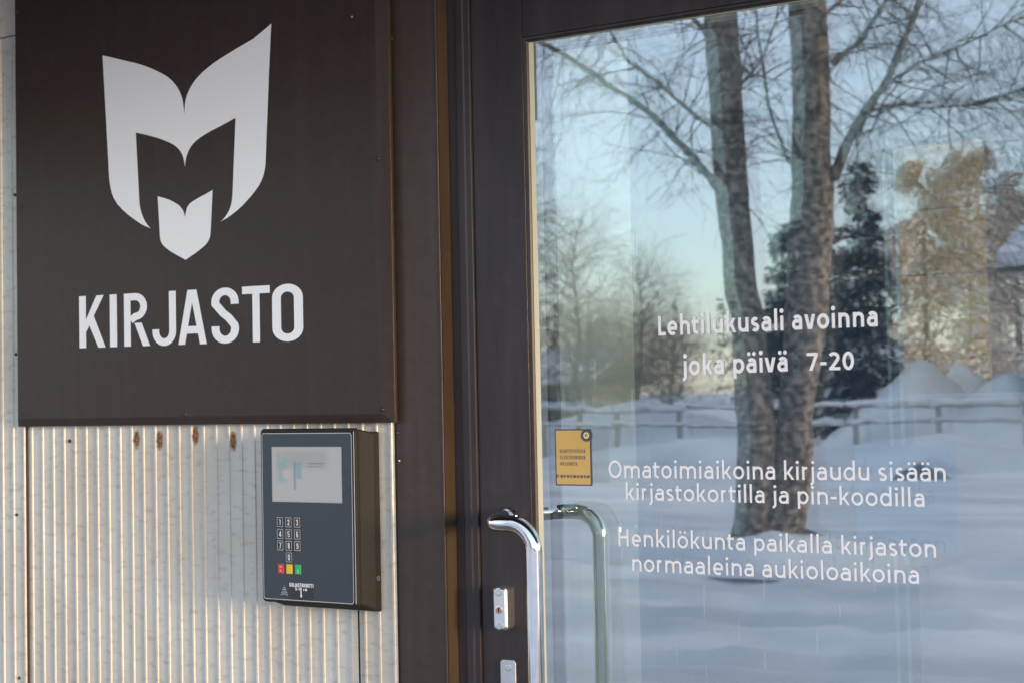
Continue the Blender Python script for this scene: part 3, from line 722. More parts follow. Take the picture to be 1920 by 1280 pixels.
logoM = [(385,209),(430,219),(470,229),(510,238),(540,247),(566,257),(590,268),(612,279),(630,290),(646,304),(658,318),(668,332),(675,345),(680,358),(684,370),(687,385),(689,400),(691,415),(692,430),
 (693,415),(693.5,400),(695,385),(698,370),(702,357),(708,343),(715,329),(724,314),(734,300),(746,286),(762,270),(780,255),(803,237),(830,219),(880,188),(950,147),(984,119),(1018,90),
 (1010,260),(997,600),(996,622),(993,640),(989,658),(983,675),(974,693),(962,711),(947,731),(930,750),(910,772),(890,790),(870,806),(850,820),(828,832),
 (839,822),(848,810),(856,798),(862,785),(867,770),(870,755),(872,738),(873,720),(884,443),(850,462),(820,478),(794,491),(770,505),(751,517),(735,530),(722,543),(712,558),(705,574),(699,591),(696,608),(694,628),
 (692,612),(690,600),(687,588),(682,577),(675,565),(665,554),(652,544),(635,535),(613,526),(590,518),(550,507),(510,498),(516,614),(522,730),(523,752),(525,772),(528,787),(533,804),(539,819),(546,833),(555,846),(566,858),
 (548,850),(530,841),(505,824),(480,805),(459,786),(440,765),(428,745),(420,725),(415,703),(411,680),(409,650),(400,480)]
logoS = [(592,737),(618,744),(640,752),(655,760),(668,768),(677,776),(684,785),(688,792),(691,800),(693,807),(694.5,816),
 (696,806),(698,796),(701,783),(706,773),(713,764),(722,757),(735,749),(750,740),(775,727),(798,713),(794,800),(790,880),(788,890),(784,901),(778,911),(770,920),(760,929),(735,949),(697,975),
 (660,955),(640,943),(625,932),(615,923),(608,914),(603,903),(601,892),(600,880),(596,810)]
for ol in (logoM, logoS):
    bm = bmesh.new(); q = L2(ol); poly_xz(bm, [(p.x, p.z) for p in q], Y_SIGN-.0006)
    o = link("logo", bm, sign_white, sign); o["label"] = "white open book shape of the logo" if ol is logoM else "small white book at the foot of the logo"
# the word, letter widths as measured
def word():
    o, r, t = P(149.5, 652.5, Y_SIGN), P(570, 638.5, Y_SIGN), P(150.5, 556, Y_SIGN)
    r2 = P(569, 531, Y_SIGN)
    bm = bmesh.new(); s = .136; H0 = (t-o).z; U = r-o
    cols = [('K', 149.5, 198.5), ('I', 206.8, 220.2), ('R', 233.5, 281.5), ('J', 286.5, 331), ('A', 335, 388), ('S', 397.5, 449), ('T', 455.5, 507.5), ('O', 511.5, 569.5)]
    for c, x0, x1 in cols:
        t0 = (x0-149.5)/420.5; t1 = (x1-149.5)/420.5
        base = lambda x: 652.5-14.0*(x-149.5)/420.5
        top = lambda x: 556-25*(x-149.5)/420.5
        a = P(x0, base(x0), Y_SIGN); b = P(x1, base(x1), Y_SIGN); c0 = P(x0, top(x0), Y_SIGN)
        w, S = glyph_c(c, s)
        lo = {'K': .07, 'R': .07, 'O': .07, 'S': .07, 'J': .07, 'I': .07}.get(c, .02); hi = {'K': .02, 'R': .02, 'O': .07, 'S': .07, 'J': .07, 'I': .07}.get(c, .02)
        ww = w-lo-hi; ux = (b-a)/ww; V = Vector((0, 0, (c0-a).z))
        for st_ in S:
            _lift[0] = (_lift[0]+1) % 7
            off = Vector((0, -2.5e-5*(1+_lift[0])-.0005, 0))
            fn = lambda p: a+ux*(p[0]-lo)+V*p[1]+off
            if st_[0] == 'poly': bm.faces.new([bm.verts.new(fn(p)) for p in st_[1]])
            else: ribbon(bm, st_, s/2, fn)
    return bm
o = link("lettering", word(), sign_white, sign); o["label"] = "white capital letters reading KIRJASTO"
for px, py in ((43, 388), (347, 775.5), (717, 767), (45, 776), (708.5, 298), (34, 22)):
    screw(px, py, Y_SIGN+.001, .0042, screw_m, sign)
screw(660, 32, Y_SIGN, .0020, satin, sign, "paint_chip")

# ------------------------------------------------------------------ card reader
Y_RF = Y_SHEET-.052
reader = thing("card_reader", "dark wall mounted card reader with a small screen, numbered keypad and coloured keys", "card reader", tuple(P(600, 1140, Y_SHEET-.005)))
r_dark = mat("dark_reader_housing", (.045, .046, .036), .62, spec=.15)
noisy(r_dark, (.021,.021,.018), (.026,.026,.022), 200, bump=.08, bscale=1500, bdist=.0004)
r_face = mat("slate_reader_face", (.030, .042, .055), .38)
r_line = mat("silver_print", (.62, .63, .64), .4)
f0, f1_ = P(489.5, 960, Y_RF).x, P(669.5, 960, Y_RF).x
ft, fb = P(580, 802.5, Y_RF).z, P(580, 1132.0, Y_RF).z
bx1 = P(711.5, 960, Y_SHEET-.006).x; bt = P(709, 808, Y_SHEET-.006).z; bb = P(713, 1146, Y_SHEET-.006).z
bx0 = f0+.020
def loft(levels, n=6):
    bm = bmesh.new(); rings = []
    for x0, x1, z0, z1, r_, y in levels: rings.append([bm.verts.new((p[0], y, p[1])) for p in rrect(x0, x1, z0, z1, r_, n)])
    m_ = len(rings[0])
    for a_, b_ in zip(rings, rings[1:]):
        for k in range(m_): bm.faces.new((a_[k], a_[(k+1)%m_], b_[(k+1)%m_], b_[k]))
    bm.faces.new(rings[-1]); bm.faces.new(rings[0][::-1]); bmesh.ops.recalc_face_normals(bm, faces=bm.faces); return bm
hs = link("housing", loft([(bx0, bx1, bb, bt, .004, Y_SHEET-.0045), (bx0+.001, bx1-.001, bb+.003, bt-.0005, .006, Y_SHEET-.020), (f0+.006, f1_-.0015, fb+.001, ft-.001, .007, Y_RF+.010)]), r_dark, reader)
fp = link("faceplate", loft([(f0, f1_, fb, ft, .008, Y_RF+.0102), (f0, f1_, fb, ft, .008, Y_RF+.0022), (f0+.0022, f1_-.0022, fb+.0022, ft-.0022, .0065, Y_RF)]), r_dark, reader)
# the tinted face, silver outline
def rx(px, py, dy=0): return P(px, py, Y_RF-dy)
i0, i1 = f0+.0042, f1_-.0092
it, ib = P(575, 811, Y_RF).z, P(580, 1126.5, Y_RF).z
def ringband(x0, x1, z0, z1, r_, w, y, n=6):
    bm = bmesh.new(); A = [bm.verts.new((p[0], y, p[1])) for p in rrect(x0, x1, z0, z1, r_, n)]
    C = [bm.verts.new((p[0], y, p[1])) for p in rrect(x0+w, x1-w, z0+w, z1-w, max(r_-w, .0001), n)]
    for k in range(len(A)): bm.faces.new((A[k], A[(k+1)%len(A)], C[(k+1)%len(A)], C[k]))
    return bm
def rsub(name, bm, mtl, par=None, label=None):
    o = link(name, bm, mtl, reader); 
    if par: o.parent = par; o.matrix_parent_inverse = Matrix.Identity(4)
    if label: o["label"] = label
    return o
bm = bmesh.new(); poly_xz(bm, rrect(i0, i1, ib, it, .005), Y_RF-.0003); ff = link("face_overlay", bm, r_face, reader)
link("silver_outline", ringband(i0, i1, ib, it, .005, .0010, Y_RF-.0006), r_line, reader)
link("painted_edge_highlight", BX(f1_-.0052, f1_-.0044, Y_RF-.0005, Y_RF+.0005, fb+.006, ft-.006), r_line, reader)  # highlight along the right edge drawn as a silver strip
# screen
sc0, sc1 = P(510.5, 838, Y_RF), P(641.5, 941.3, Y_RF)
scr = bpy.data.materials.new("reader_screen"); scr.use_nodes = True
def make_screen(mt):
    b = B(mt); b.inputs["Roughness"].default_value = .18; b.inputs["Emission Strength"].default_value = .04
    co = N(mt, "ShaderNodeTexCoord"); 
    g = N(mt, "ShaderNodeUVMap"); sp_ = N(mt, "ShaderNodeSeparateXYZ"); L(mt, g.outputs[0], sp_.inputs[0])
    col = None
    def rectmask(u0, u1, v0, v1, soft):
        o_ = None
        for ax, lo, hi in ((0, u0, u1), (1, v0, v1)):
            for val, s_ in ((lo, 1), (hi, -1)):
                mr = N(mt, "ShaderNodeMapRange"); mr.interpolation_type = 'SMOOTHSTEP'
                L(mt, sp_.outputs[ax], mr.inputs["Value"])
                mr.inputs["From Min"].default_value = val-soft*s_; mr.inputs["From Max"].default_value = val+soft*s_
                if o_ is None: o_ = mr.outputs[0]
                else:
                    mm = N(mt, "ShaderNodeMath"); mm.operation = 'MULTIPLY'; L(mt, o_, mm.inputs[0]); L(mt, mr.outputs[0], mm.inputs[1]); o_ = mm.outputs[0]
        return o_
    cur = None
    base = (.34, .35, .355, 1)
    items = [((.06, .80, .62, .93, .07), (.26, .27, .265, 1), .7), ((.08, .20, .35, .80, .05), (.18, .30, .29, 1), .7), ((.15, .24, .42, .58, .03), (.50, .38, .38, 1), .5),
             ((.09, .18, .72, .80, .02), (.22, .36, .34, 1), .6), ((.315, .345, .22, .74, .012), (.13, .19, .29, 1), .8), ((.35, .43, .42, .72, .02), (.14, .27, .30, 1), .7),
             ((.52, .75, .695, .715, .012), (.12, .13, .14, 1), .7), ((.52, .72, .64, .655, .012), (.12, .13, .14, 1), .7), ((.10, .16, .86, .88, .02), (.55, .30, .26, 1), .6), ((.91, .95, .08, .14, .015), (.40, .33, .42, 1), .7)]
    prev = None
    for a_, c_, k_ in items:
        mk = rectmask(*a_); mm = N(mt, "ShaderNodeMath"); mm.operation = 'MULTIPLY'; mm.inputs[1].default_value = k_; L(mt, mk, mm.inputs[0])
        mx = N(mt, "ShaderNodeMix"); mx.data_type = 'RGBA'; L(mt, mm.outputs[0], mx.inputs[0])
        if prev is None: mx.inputs[6].default_value = base
        else: L(mt, prev, mx.inputs[6])
        mx.inputs[7].default_value = c_; prev = mx.outputs[2]
    L(mt, prev, b.inputs["Base Color"]); L(mt, prev, b.inputs["Emission Color"])
make_screen(scr)
me = bpy.data.meshes.new("screen"); y = Y_RF-.0008
me.from_pydata([(sc0.x, y, sc1.z), (sc1.x, y, sc1.z), (sc1.x, y, sc0.z), (sc0.x, y, sc0.z)], [], [(0, 1, 2, 3)]); l = me.uv_layers.new()
for k, uv in enumerate(((0,0),(1,0),(1,1),(0,1))): l.data[k].uv = uv
o = bpy.data.objects.new("screen", me); me.materials.append(scr); scene.collection.objects.link(o); o.parent = reader; o.matrix_parent_inverse = Matrix.Translation(-reader.location)
o["label"] = "washed out grey screen with a faint picture"
scr_o = o
link("screen_bezel", ringband(sc0.x-.0012, sc1.x+.0012, sc1.z-.0012, sc0.z+.0012, .0008, .0012, Y_RF-.0009), mat("bezel_grey", (.30,.31,.31), .5), reader)
# keys
key_m = mat("black_key", (.022, .025, .030), .45)
kx = [526.3, 542.2, 558.3]; ky = [978, 1000.3, 1022, 1043.8]
zrow = [P(542.5, y_, Y_RF).z for y_ in ky]; xcol = [P(x_, 1000, Y_RF).x for x_ in kx]
kw, kh = .0066*1.0, .0085
def key_thing(lbl, x, z, mtl, glyph=None, outline=True):
    bm = bmesh.new(); extr(bm, rrect(x-kw, x+kw, z-kh, z+kh, .0006, 3), Y_RF-.0004, Y_RF-.0014, .0003)
    k = link("key", bm, mtl, reader); k["label"] = lbl
    if outline: rsub("key_outline", ringband(x-kw, x+kw, z-kh, z+kh, .0006, .0007, Y_RF-.0017, 3), r_line, k)
    if glyph:
        s = .135; H = .0105; w, _ = glyph_c(glyph, s); wd = w*H*.92
        rsub("key_figure", text_bm(glyph, glyph_c, s, Vector((x-wd/2, Y_RF-.0017, z-H/2)), Vector((1,0,0)), Vector((0,0,H)), width=wd), text_w, k)
    return k
n_ = 1
for j in range(3):
    for i_ in range(3):
        key_thing("black key marked %d" % n_, xcol[i_], zrow[j], key_m, str(n_)); n_ += 1
key_thing("black key marked 0", xcol[1], zrow[3], key_m, "0")
zr = P(542.5, 1065.8, Y_RF).z
red, yel, grn = mat("red_key_plastic", (.62,.035,.05), .4), mat("yellow_key_plastic", (.75,.52,.02), .4), mat("green_key_plastic", (.03,.42,.12), .4)
kr = key_thing("red key", xcol[0], zr, red, outline=False); key_thing("yellow key", xcol[1], zr, yel, outline=False); kg = key_thing("green key", xcol[2], zr, grn, outline=False)
bm = bmesh.new(); ribbon(bm, [(-.0035, .0035), (.0035, .0035)], .0006, lambda p: Vector((xcol[0]+p[0], Y_RF-.0016, zr+p[1])))
for a_ in (1, -1): ribbon(bm, [(-.0018, -.0035-.0018*a_), (.0018, -.0035+.0018*a_)], .0004, lambda p, a_=a_: Vector((xcol[0]+p[0], Y_RF-.0017-.00005*a_, zr+p[1])))
rsub("key_mark", bm, pale, kr)
bm = bmesh.new(); ribbon(bm, [(-.001, -.001), (-.001, -.006), (.0015, -.006), (.0015, -.001), (-.001, -.001)], .0004, lambda p: Vector((xcol[2]+p[0], Y_RF-.0017, zr+p[1]))); rsub("key_mark", bm, pale, kg)
# contactless symbol, label text, arrow
bm = bmesh.new()
for i_, (py, hw_) in enumerate(((1096.5, .6), (1101.5, 3.4), (1105.5, 5.4), (1110.5, 7.6), (1115, 9.2))):
    c = P(533.5, py, Y_RF); w = hw_*.00098
    ribbon(bm, [(w*math.sin(a_), -(math.cos(a_)-1)*-w*.5) for a_ in [(-1+2*k/10)*1.1 for k in range(11)]], .00045, lambda p: Vector((c.x+p[0], Y_RF-.0007, c.z+p[1]+w*.28)))
link("contactless_symbol", bm, r_line, reader)
bm = bmesh.new(); a_, b_ = P(541, 1090, Y_RF), P(588, 1124, Y_RF); poly_xz(bm, rrect(a_.x, b_.x, b_.z, a_.z, .0008), Y_RF-.0005); link("label_strip", bm, key_m, reader)
o = link("label_lettering", text_bm("KIRJASTOKORTTI", glyph_c, .2, P(542.5, 1098.5, Y_RF-.0006), Vector((1,0,0)), Vector((0,0,.0068)), width=P(588, 1098, Y_RF).x-P(542.5, 1098, Y_RF).x, spacing=.05), text_w, reader)
o["label"] = "small white lettering reading KIRJASTOKORTTI"
o = link("label_lettering", text_bm("5-10 cm", glyph_c, .19, P(553.5, 1105.8, Y_RF-.0006), Vector((1,0,0)), Vector((0,0,.0055)), width=P(576, 1098, Y_RF).x-P(553.5, 1098, Y_RF).x, spacing=.05), text_w, reader)
o["label"] = "small white lettering reading 5-10 cm"
bm = bmesh.new(); c = P(565, 1112, Y_RF)
ribbon(bm, [(0, .0055), (0, -.004)], .0011, lambda p: Vector((c.x+p[0], Y_RF-.0007, c.z+p[1])))
v = [bm.verts.new((c.x+x_, Y_RF-.00075, c.z+z_)) for x_, z_ in ((-.0026, -.0035), (.0026, -.0035), (0, -.0072))]; bm.faces.new(v)
link("down_arrow", bm, text_w, reader)
# side screw of the housing (right face)
cs = P(704, 1083, Y_SHEET-.014)
bm = bmesh.new(); tube(bm, [Vector((bx1-.006, Y_SHEET-.014, cs.z)), Vector((bx1+.0012, Y_SHEET-.014, cs.z))], [.0042, .0042], 16); link("side_screw", bm, satin, reader)
bm = bmesh.new(); tube(bm, [Vector((bx1+.0012, Y_SHEET-.014, cs.z)), Vector((bx1+.0016, Y_SHEET-.014, cs.z))], [.002, .002], 12); link("side_screw_socket", bm, gap_m, reader)
# cable below the reader
bm = bmesh.new(); c = P(672.5, 1145, Y_SHEET-.006); tube(bm, [Vector((c.x, Y_SHEET-.0065, c.z+.02)), Vector((c.x+.001, Y_SHEET-.0065, c.z-.2)), Vector((c.x, Y_SHEET-.0065, .15))], .0016, 8)
link("cable", bm, gap_m, reader)

# ------------------------------------------------------------------ inside the lobby
teal = mat("green_glass_edge", (.34, .62, .58), .3)
lobby = mat("frame_grey", (.2, .22, .24), .5)
idr = thing("inner_glass_door", "frameless inner glass door with green edges seen through the entrance door", "door", tuple(P(1675, 1270, 1.6)))
a, b = P(1664, 600, 1.6), P(1690, 600, 1.6)
zt = P(1675, 285, 1.6).z
inner_g = glass_mat("lobby_glass", .05, (.9,1,.97), tcol=(.90,.96,.94))
link("glass_edge", BX(a.x, a.x+.007, 1.59, 1.602, .02, zt), teal, idr)
link("glass_edge", BX(b.x-.007, b.x, 1.59, 1.602, .02, zt), teal, idr)
bm = bmesh.new(); poly_xz(bm, [(b.x+.001, .02), (b.x+.9, .02), (b.x+.9, zt), (b.x+.001, zt)], 1.596); link("glass_leaf", bm, inner_g, idr)
yellow = mat("yellow_boarding", (.55, .30, .07), .6)
noisy(yellow, (.50,.30,.10), (.62,.39,.15), 6, stretch=(.3,1,2), detail=6)
ypan = thing("yellow_board_screen", "tall screen of yellow wooden boards standing inside the lobby", "screen", tuple(P(1768, 1270, 2.4)))
a, b = P(1684, 600, 2.4), P(1853, 600, 2.4); ztop = P(1768, 268, 2.4).z; zbot = P(1768, 762, 2.4).z
nb = 4
for k in range(nb):
    z0 = zbot+(ztop-zbot)*k/nb; z1 = zbot+(ztop-zbot)*(k+1)/nb
    link("board", BX(a.x, b.x, 2.4, 2.42, z0+.0025, z1-.0025, bev=.002, seg=1), yellow, ypan)
for x in (a.x+.02, b.x-.05): link("post", BX(x, x+.03, 2.421, 2.45, .012, ztop), lobby, ypan)
bsign = thing("blue_round_symbol_sign", "small blue sign with a pale ring symbol on the lobby glass", "sign", tuple(P(1888, 318, 1.2)))
blue = mat("blue_sign_print", (.04, .12, .22), .5); ringm = mat("pale_blue_print", (.35, .45, .5), .5)
a, b = P(1850, 283, 1.2), P(1935, 356, 1.2)
link("sign_plate", BX(a.x, b.x, 1.2, 1.204, b.z, a.z), blue, bsign)
c = P(1887, 318, 1.2); link("ring_symbol", ringdisc(c, 1.1985, .030, .036), ringm, bsign)
bm = bmesh.new(); ribbon(bm, [(-.022, -.012), (-.006, .004), (.006, -.004), (.022, .012)], .003, lambda p: Vector((c.x+p[0], 1.198, c.z+p[1]))); link("ring_symbol", bm, ringm, bsign)
pst = thing("blue_poster", "blue poster hanging low behind the inner glass", "poster", tuple(P(1700, 1032, 1.5)))
a, b = P(1602, 834, 1.5), P(1797, 1034, 1.5); bl2 = mat("light_blue_paper", (.16, .36, .62), .7)
link("poster_sheet", BX(a.x, b.x, 1.5, 1.503, b.z, a.z), bl2, pst)
dsk = thing("beige_service_desk", "beige panelled service desk standing deep in the lobby", "desk", tuple(P(1830, 1270, 2.0)))
a, b = P(1712, 740, 2.0), P(2150, 740, 2.0)
link("desk_front", BX(a.x, b.x, 2.0, 2.03, .012, a.z-.03), beige, dsk); link("desk_top", BX(a.x-.01, b.x, 1.98, 2.3, a.z-.029, a.z), beige, dsk)

# ================================================================== THE YARD THAT THE GLASS MIRRORS
bark = mat("birch_bark", (.2, .17, .15), .9, spec=.2)
def make_bark(mt):
    co = N(mt, "ShaderNodeTexCoord"); mp = N(mt, "ShaderNodeMapping"); mp.inputs["Scale"].default_value = (1, 1, 1.3); L(mt, co.outputs["Object"], mp.inputs["Vector"])
    n = N(mt, "ShaderNodeTexNoise"); n.inputs["Scale"].default_value = 13; n.inputs["Detail"].default_value = 8; L(mt, mp.outputs[0], n.inputs["Vector"])
    r = N(mt, "ShaderNodeValToRGB"); e_ = r.color_ramp.elements; e_[0].position = .38; e_[0].color = (.075, .063, .052, 1); e_[1].position = .64; e_[1].color = (.34, .285, .24, 1)
    q = e_.new(.49); q.color = (.17, .142, .12, 1)
    L(mt, n.outputs[0], r.inputs[0])
    L(mt, r.outputs[0], B(mt).inputs["Base Color"])
    bp = N(mt, "ShaderNodeBump"); bp.inputs["Strength"].default_value = .8; bp.inputs["Distance"].default_value = .03; L(mt, n.outputs[0], bp.inputs["Height"]); L(mt, bp.outputs[0], B(mt).inputs["Normal"])
make_bark(bark)
twig_m = mat("dark_twig", (.085, .07, .06), .8, spec=.2)
twig_l = mat("pale_brown_twig", (.26, .21, .15), .8, spec=.2)
def grow(bm, p, d, ln, r, rnd, droop, depth, nseg=5, spawn=3, mi=0, curl=.35, side=3):
    """a wandering branch with side shoots"""
    pts = [p.copy()]; rad = [r]; q = p.copy(); dv = d.normalized()
    for k in range(nseg):
        dv = (dv+Vector((rnd.uniform(-curl, curl), rnd.uniform(-curl, curl), rnd.uniform(-curl, curl)-droop))*.5).normalized()
        q = q+dv*(ln/nseg); pts.append(q.copy()); rad.append(max(r*(1-.85*(k+1)/nseg), .0016))
        if depth > 0 and k > 0:
            for _ in range(spawn):
                if rnd.random() < .75:
                    sd_ = Vector((rnd.uniform(-1, 1), rnd.uniform(-1, 1), rnd.uniform(-.6, .8)))
                    grow(bm, pts[-2].lerp(q, rnd.random()), (dv*.8+sd_).normalized(), ln*rnd.uniform(.35, .65), max(rad[-1]*.6, .0022), rnd, droop, depth-1, 4, max(1, spawn-1), mi, curl*1.1, 3)
    tube(bm, pts, rad, side, caps=False, mi=mi)
DT = (MG(1440, 1030).y)
DT = -DT
def Tm(px, py, dj=0): return M(px, py, DT+dj)
def radpx(wpx, D): return wpx/2*(D+2.2)/FPX/math.cos(R(22))
twin = thing("birch_tree", "old birch with two forked trunks mirrored in the door glass", "tree", tuple(MG(1440, 1030)))
A = [(1412,1022,92),(1413,1006,82),(1415,960,72),(1418,900,72),(1420,813,74),(1411,729,68),(1401,594,60),(1390,550,60),(1381,450,58),(1371,350,60),(1364,250,62),(1360,150,62),(1352,60,64),(1348,-60,60),(1340,-260,52),(1330,-500,36),(1322,-720,14)]
Bt = [(1455,1010,90),(1478,930,76),(1490,841,66),(1490,785,62),(1500,700,68),(1511,594,78),(1512,550,76),(1520,450,80),(1524,350,76),(1520,300,70),(1521,150,68),(1515,50,68),(1512,-60,62),(1510,-260,52),(1516,-500,34),(1520,-700,12)]
bm = bmesh.new()
def wob(pts, dj):
    out, rr_ = [], []
    for i, (x, y, w) in enumerate(pts):
        out.append(Tm(x, y, dj)); rr_.append(radpx(w, DT))
    # resample smoothly
    o2, r2 = [], []
    for i in range(len(out)-1):
        p0, p1, p2, p3 = out[max(i-1, 0)], out[i], out[i+1], out[min(i+2, len(out)-1)]
        for k in range(5):
            t = k/5; o2.append(.5*((2*p1)+(p2-p0)*t+(2*p0-5*p1+4*p2-p3)*t*t+(3*p1-p0-3*p2+p3)*t**3)); r2.append(rr_[i]+(rr_[i+1]-rr_[i])*t)
    o2.append(out[-1]); r2.append(rr_[-1]); return o2, r2
for pts, dj in ((A, 0), (Bt, .12)):
    o2, r2 = wob(pts, dj); tube(bm, o2, r2, 28, mi=0)
for v in bm.verts:
    n1 = noise.noise(v.co*3)*.012+noise.noise(v.co*13)*.007
    cx_ = v.co.copy(); v.co += Vector((n1, n1*.7, 0))
# snow gathered at the foot
tr_o = link("trunk", bm, bark, twin, smooth=True)
rnd = random.Random(11)
def limb(pts, r0, r1, dj, seed, twn=26, tl=1.1, droop=.12, bmT=None):
    bm = bmesh.new(); q = [Tm(x, y, dj+.12*i) for i, (x, y) in enumerate(pts)]
    n = len(q); rad = [r0+(r1-r0)*i/(n-1) for i in range(n)]
    tube(bm, q, rad, 10)
    for v in bm.verts: v.co += Vector((noise.noise(v.co*6)*.012, 0, noise.noise(v.co*6+Vector((3,3,3)))*.012))
    link("branch", bm, bark, twin, smooth=True)
    rn = random.Random(seed)
    for k in range(twn):
        t = (k+rn.random())/twn*(n-1)*.999; i = int(t); p = q[i].lerp(q[i+1], t-i); d = (q[i+1]-q[i]).normalized()
        sdv = Vector((rn.uniform(-1, 1), rn.uniform(-.9, .9), rn.uniform(-1, .7)))
        grow(bmT, p, d*.5+sdv, tl*rn.uniform(.5, 1.3), .010, rn, droop, 2, 5, 2)
bt = bmesh.new()
limb([(1562,335),(1592,262),(1622,210),(1660,158),(1690,90),(1712,35),(1745,-60),(1790,-200)], .055, .02, .1, 1, 34, 1.0, .05, bt)
limb([(1345,350),(1290,285),(1222,215),(1130,150),(1045,95),(960,60),(860,20)], .042, .014, -.1, 2, 36, 1.0, .18, bt)
limb([(1350,250),(1300,215),(1240,160),(1180,120),(1120,20),(1060,-60)], .024, .010, -.3, 3, 26, .9, .18, bt)
limb([(1520,330),(1478,300),(1440,200),(1425,90),(1410,-60)], .022, .009, .3, 4, 20, .8, .15, bt)
limb([(1560,120),(1610,80),(1650,20),(1700,-60)], .03, .012, -.2, 5, 18, .9, .12, bt)
limb([(1360,120),(1320,60),(1270,0),(1200,-80)], .035, .012, .2, 6, 18, .9, .15, bt)
limb([(1622,208),(1680,200),(1745,202),(1830,196),(1920,170),(2000,150)], .013, .006, .2, 7, 26, .9, .10, bt)
limb([(1660,158),(1720,120),(1800,90),(1900,40),(2000,0)], .016, .006, -.3, 8, 24, .9, .12, bt)
limb([(1530,40),(1600,-20),(1720,-60),(1850,-80),(1960,-60)], .022, .008, -.4, 9, 22, 1.0, .35, bt)
limb([(1345,20),(1250,-30),(1150,-60),(1040,-40)], .022, .008, .4, 10, 30, 1.1, .32, bt)
limb([(1365,200),(1395,150),(1430,110),(1455,40),(1470,-60)], .016, .008, .5, 12, 20, .8, .15, bt)
tw = link("twigs", bt, twig_m, twin); tw["kind"] = "stuff"
bm = bmesh.new(); c0 = MG(1452, 1035)
for k in range(40):
    pass
def mound(name, c, rxx, ryy, h, mtl, parent, seed=0, n=28, m_=9, pw=1.5):
    bm = bmesh.new(); top = bm.verts.new((c.x, c.y, c.z+h)); rings = []
    for j in range(1, m_+1):
        t = j/m_; rg_ = []
        for k in range(n):
            a_ = 2*math.pi*k/n; w = 1+.22*noise.noise(Vector((math.cos(a_)*1.5, math.sin(a_)*1.5, seed)))
            x, y = c.x+rxx*t*w*math.cos(a_), c.y+ryy*t*w*math.sin(a_)
            z = c.z+h*(1-t)**pw*(1+.25*noise.noise(Vector((x*1.2, y*1.2, seed+4))))-.04*t
            rg_.append(bm.verts.new((x, y, z)))
        rings.append(rg_)
    for k in range(n): bm.faces.new((top, rings[0][k], rings[0][(k+1)%n]))
    for a_, b_ in zip(rings, rings[1:]):
        for k in range(n): bm.faces.new((a_[k], b_[k], b_[(k+1)%n], a_[(k+1)%n]))
    bmesh.ops.recalc_face_normals(bm, faces=bm.faces)
    return link(name, bm, mtl, parent, smooth=True)
mound("snow_drift", MG(1450, 1045), 1.35, 1.2, .24, snow, twin, 3, pw=.85)["label"] = "snow heaped against the forked foot"

# distant bare trees
def bare_tree(base, H, spread, seed, mtl, lab, group, lean=0, dens=1.0, twr=.010, name="bare_tree"):
    t = thing(name, lab, "tree", tuple(base), group)
    rn = random.Random(seed); bm = bmesh.new(); q = [base+Vector((lean*H*k/6+rn.uniform(-.1, .1), rn.uniform(-.1, .1), H*.85*k/6)) for k in range(7)]
    tube(bm, q, [H*.011*(1-.13*k) for k in range(7)], 9); link("trunk", bm, bark, t, smooth=True)
    bm = bmesh.new()
    for k in range(int(60*dens)):
        s_ = rn.uniform(.22, 1); i = min(int(s_*6), 5); p = q[i].lerp(q[i+1], s_*6-i)
        a_ = rn.uniform(0, 6.28); d = Vector((math.cos(a_), math.sin(a_), rn.uniform(.2, 1.0)))
        grow(bm, p, d, spread*(1.15-s_*.6)*rn.uniform(.7, 1.1), twr*1.6, rn, .03, 2, 5, 3, curl=.45)
    o_ = link("twigs", bm, mtl, t); o_["kind"] = "stuff"; return t
G = "bare trees along the far side of the yard"
def on_ground(px, D): 
    p = M(px, 760, D); return Vector((p.x, -D, 0))
bare_tree(on_ground(1085, 30), 6.6, 2.7, 21, twig_l, "pale bare tree at the left edge of the mirrored yard", G, dens=1.3)
bare_tree(on_ground(1200, 34), 5.6, 2.3, 22, twig_l, "pale bushy bare tree second from the left in the mirrored yard", G, dens=1.2)
bare_tree(on_ground(975, 24), 7.5, 2.4, 23, twig_m, "dark bare tree at the door frame in the mirrored yard", G, dens=1.0)
bare_tree(on_ground(1990, 20), 7.6, 3.4, 24, twig_m, "dark bare tree right of the forked birch", G, dens=1.1, twr=.007)
bare_tree(on_ground(1105, 48), 4.6, 2.6, 25, twig_l, "pale round bush in front of the barn roof", G, dens=1.5, twr=.014)
bare_tree(on_ground(1180, 50), 4.9, 2.4, 26, twig_l, "pale round bush at the middle of the barn", G, dens=1.4, twr=.014)
bare_tree(on_ground(1262, 50), 4.6, 2.4, 27, twig_l, "pale round bush covering the barn's right end", G, dens=1.6, twr=.014)
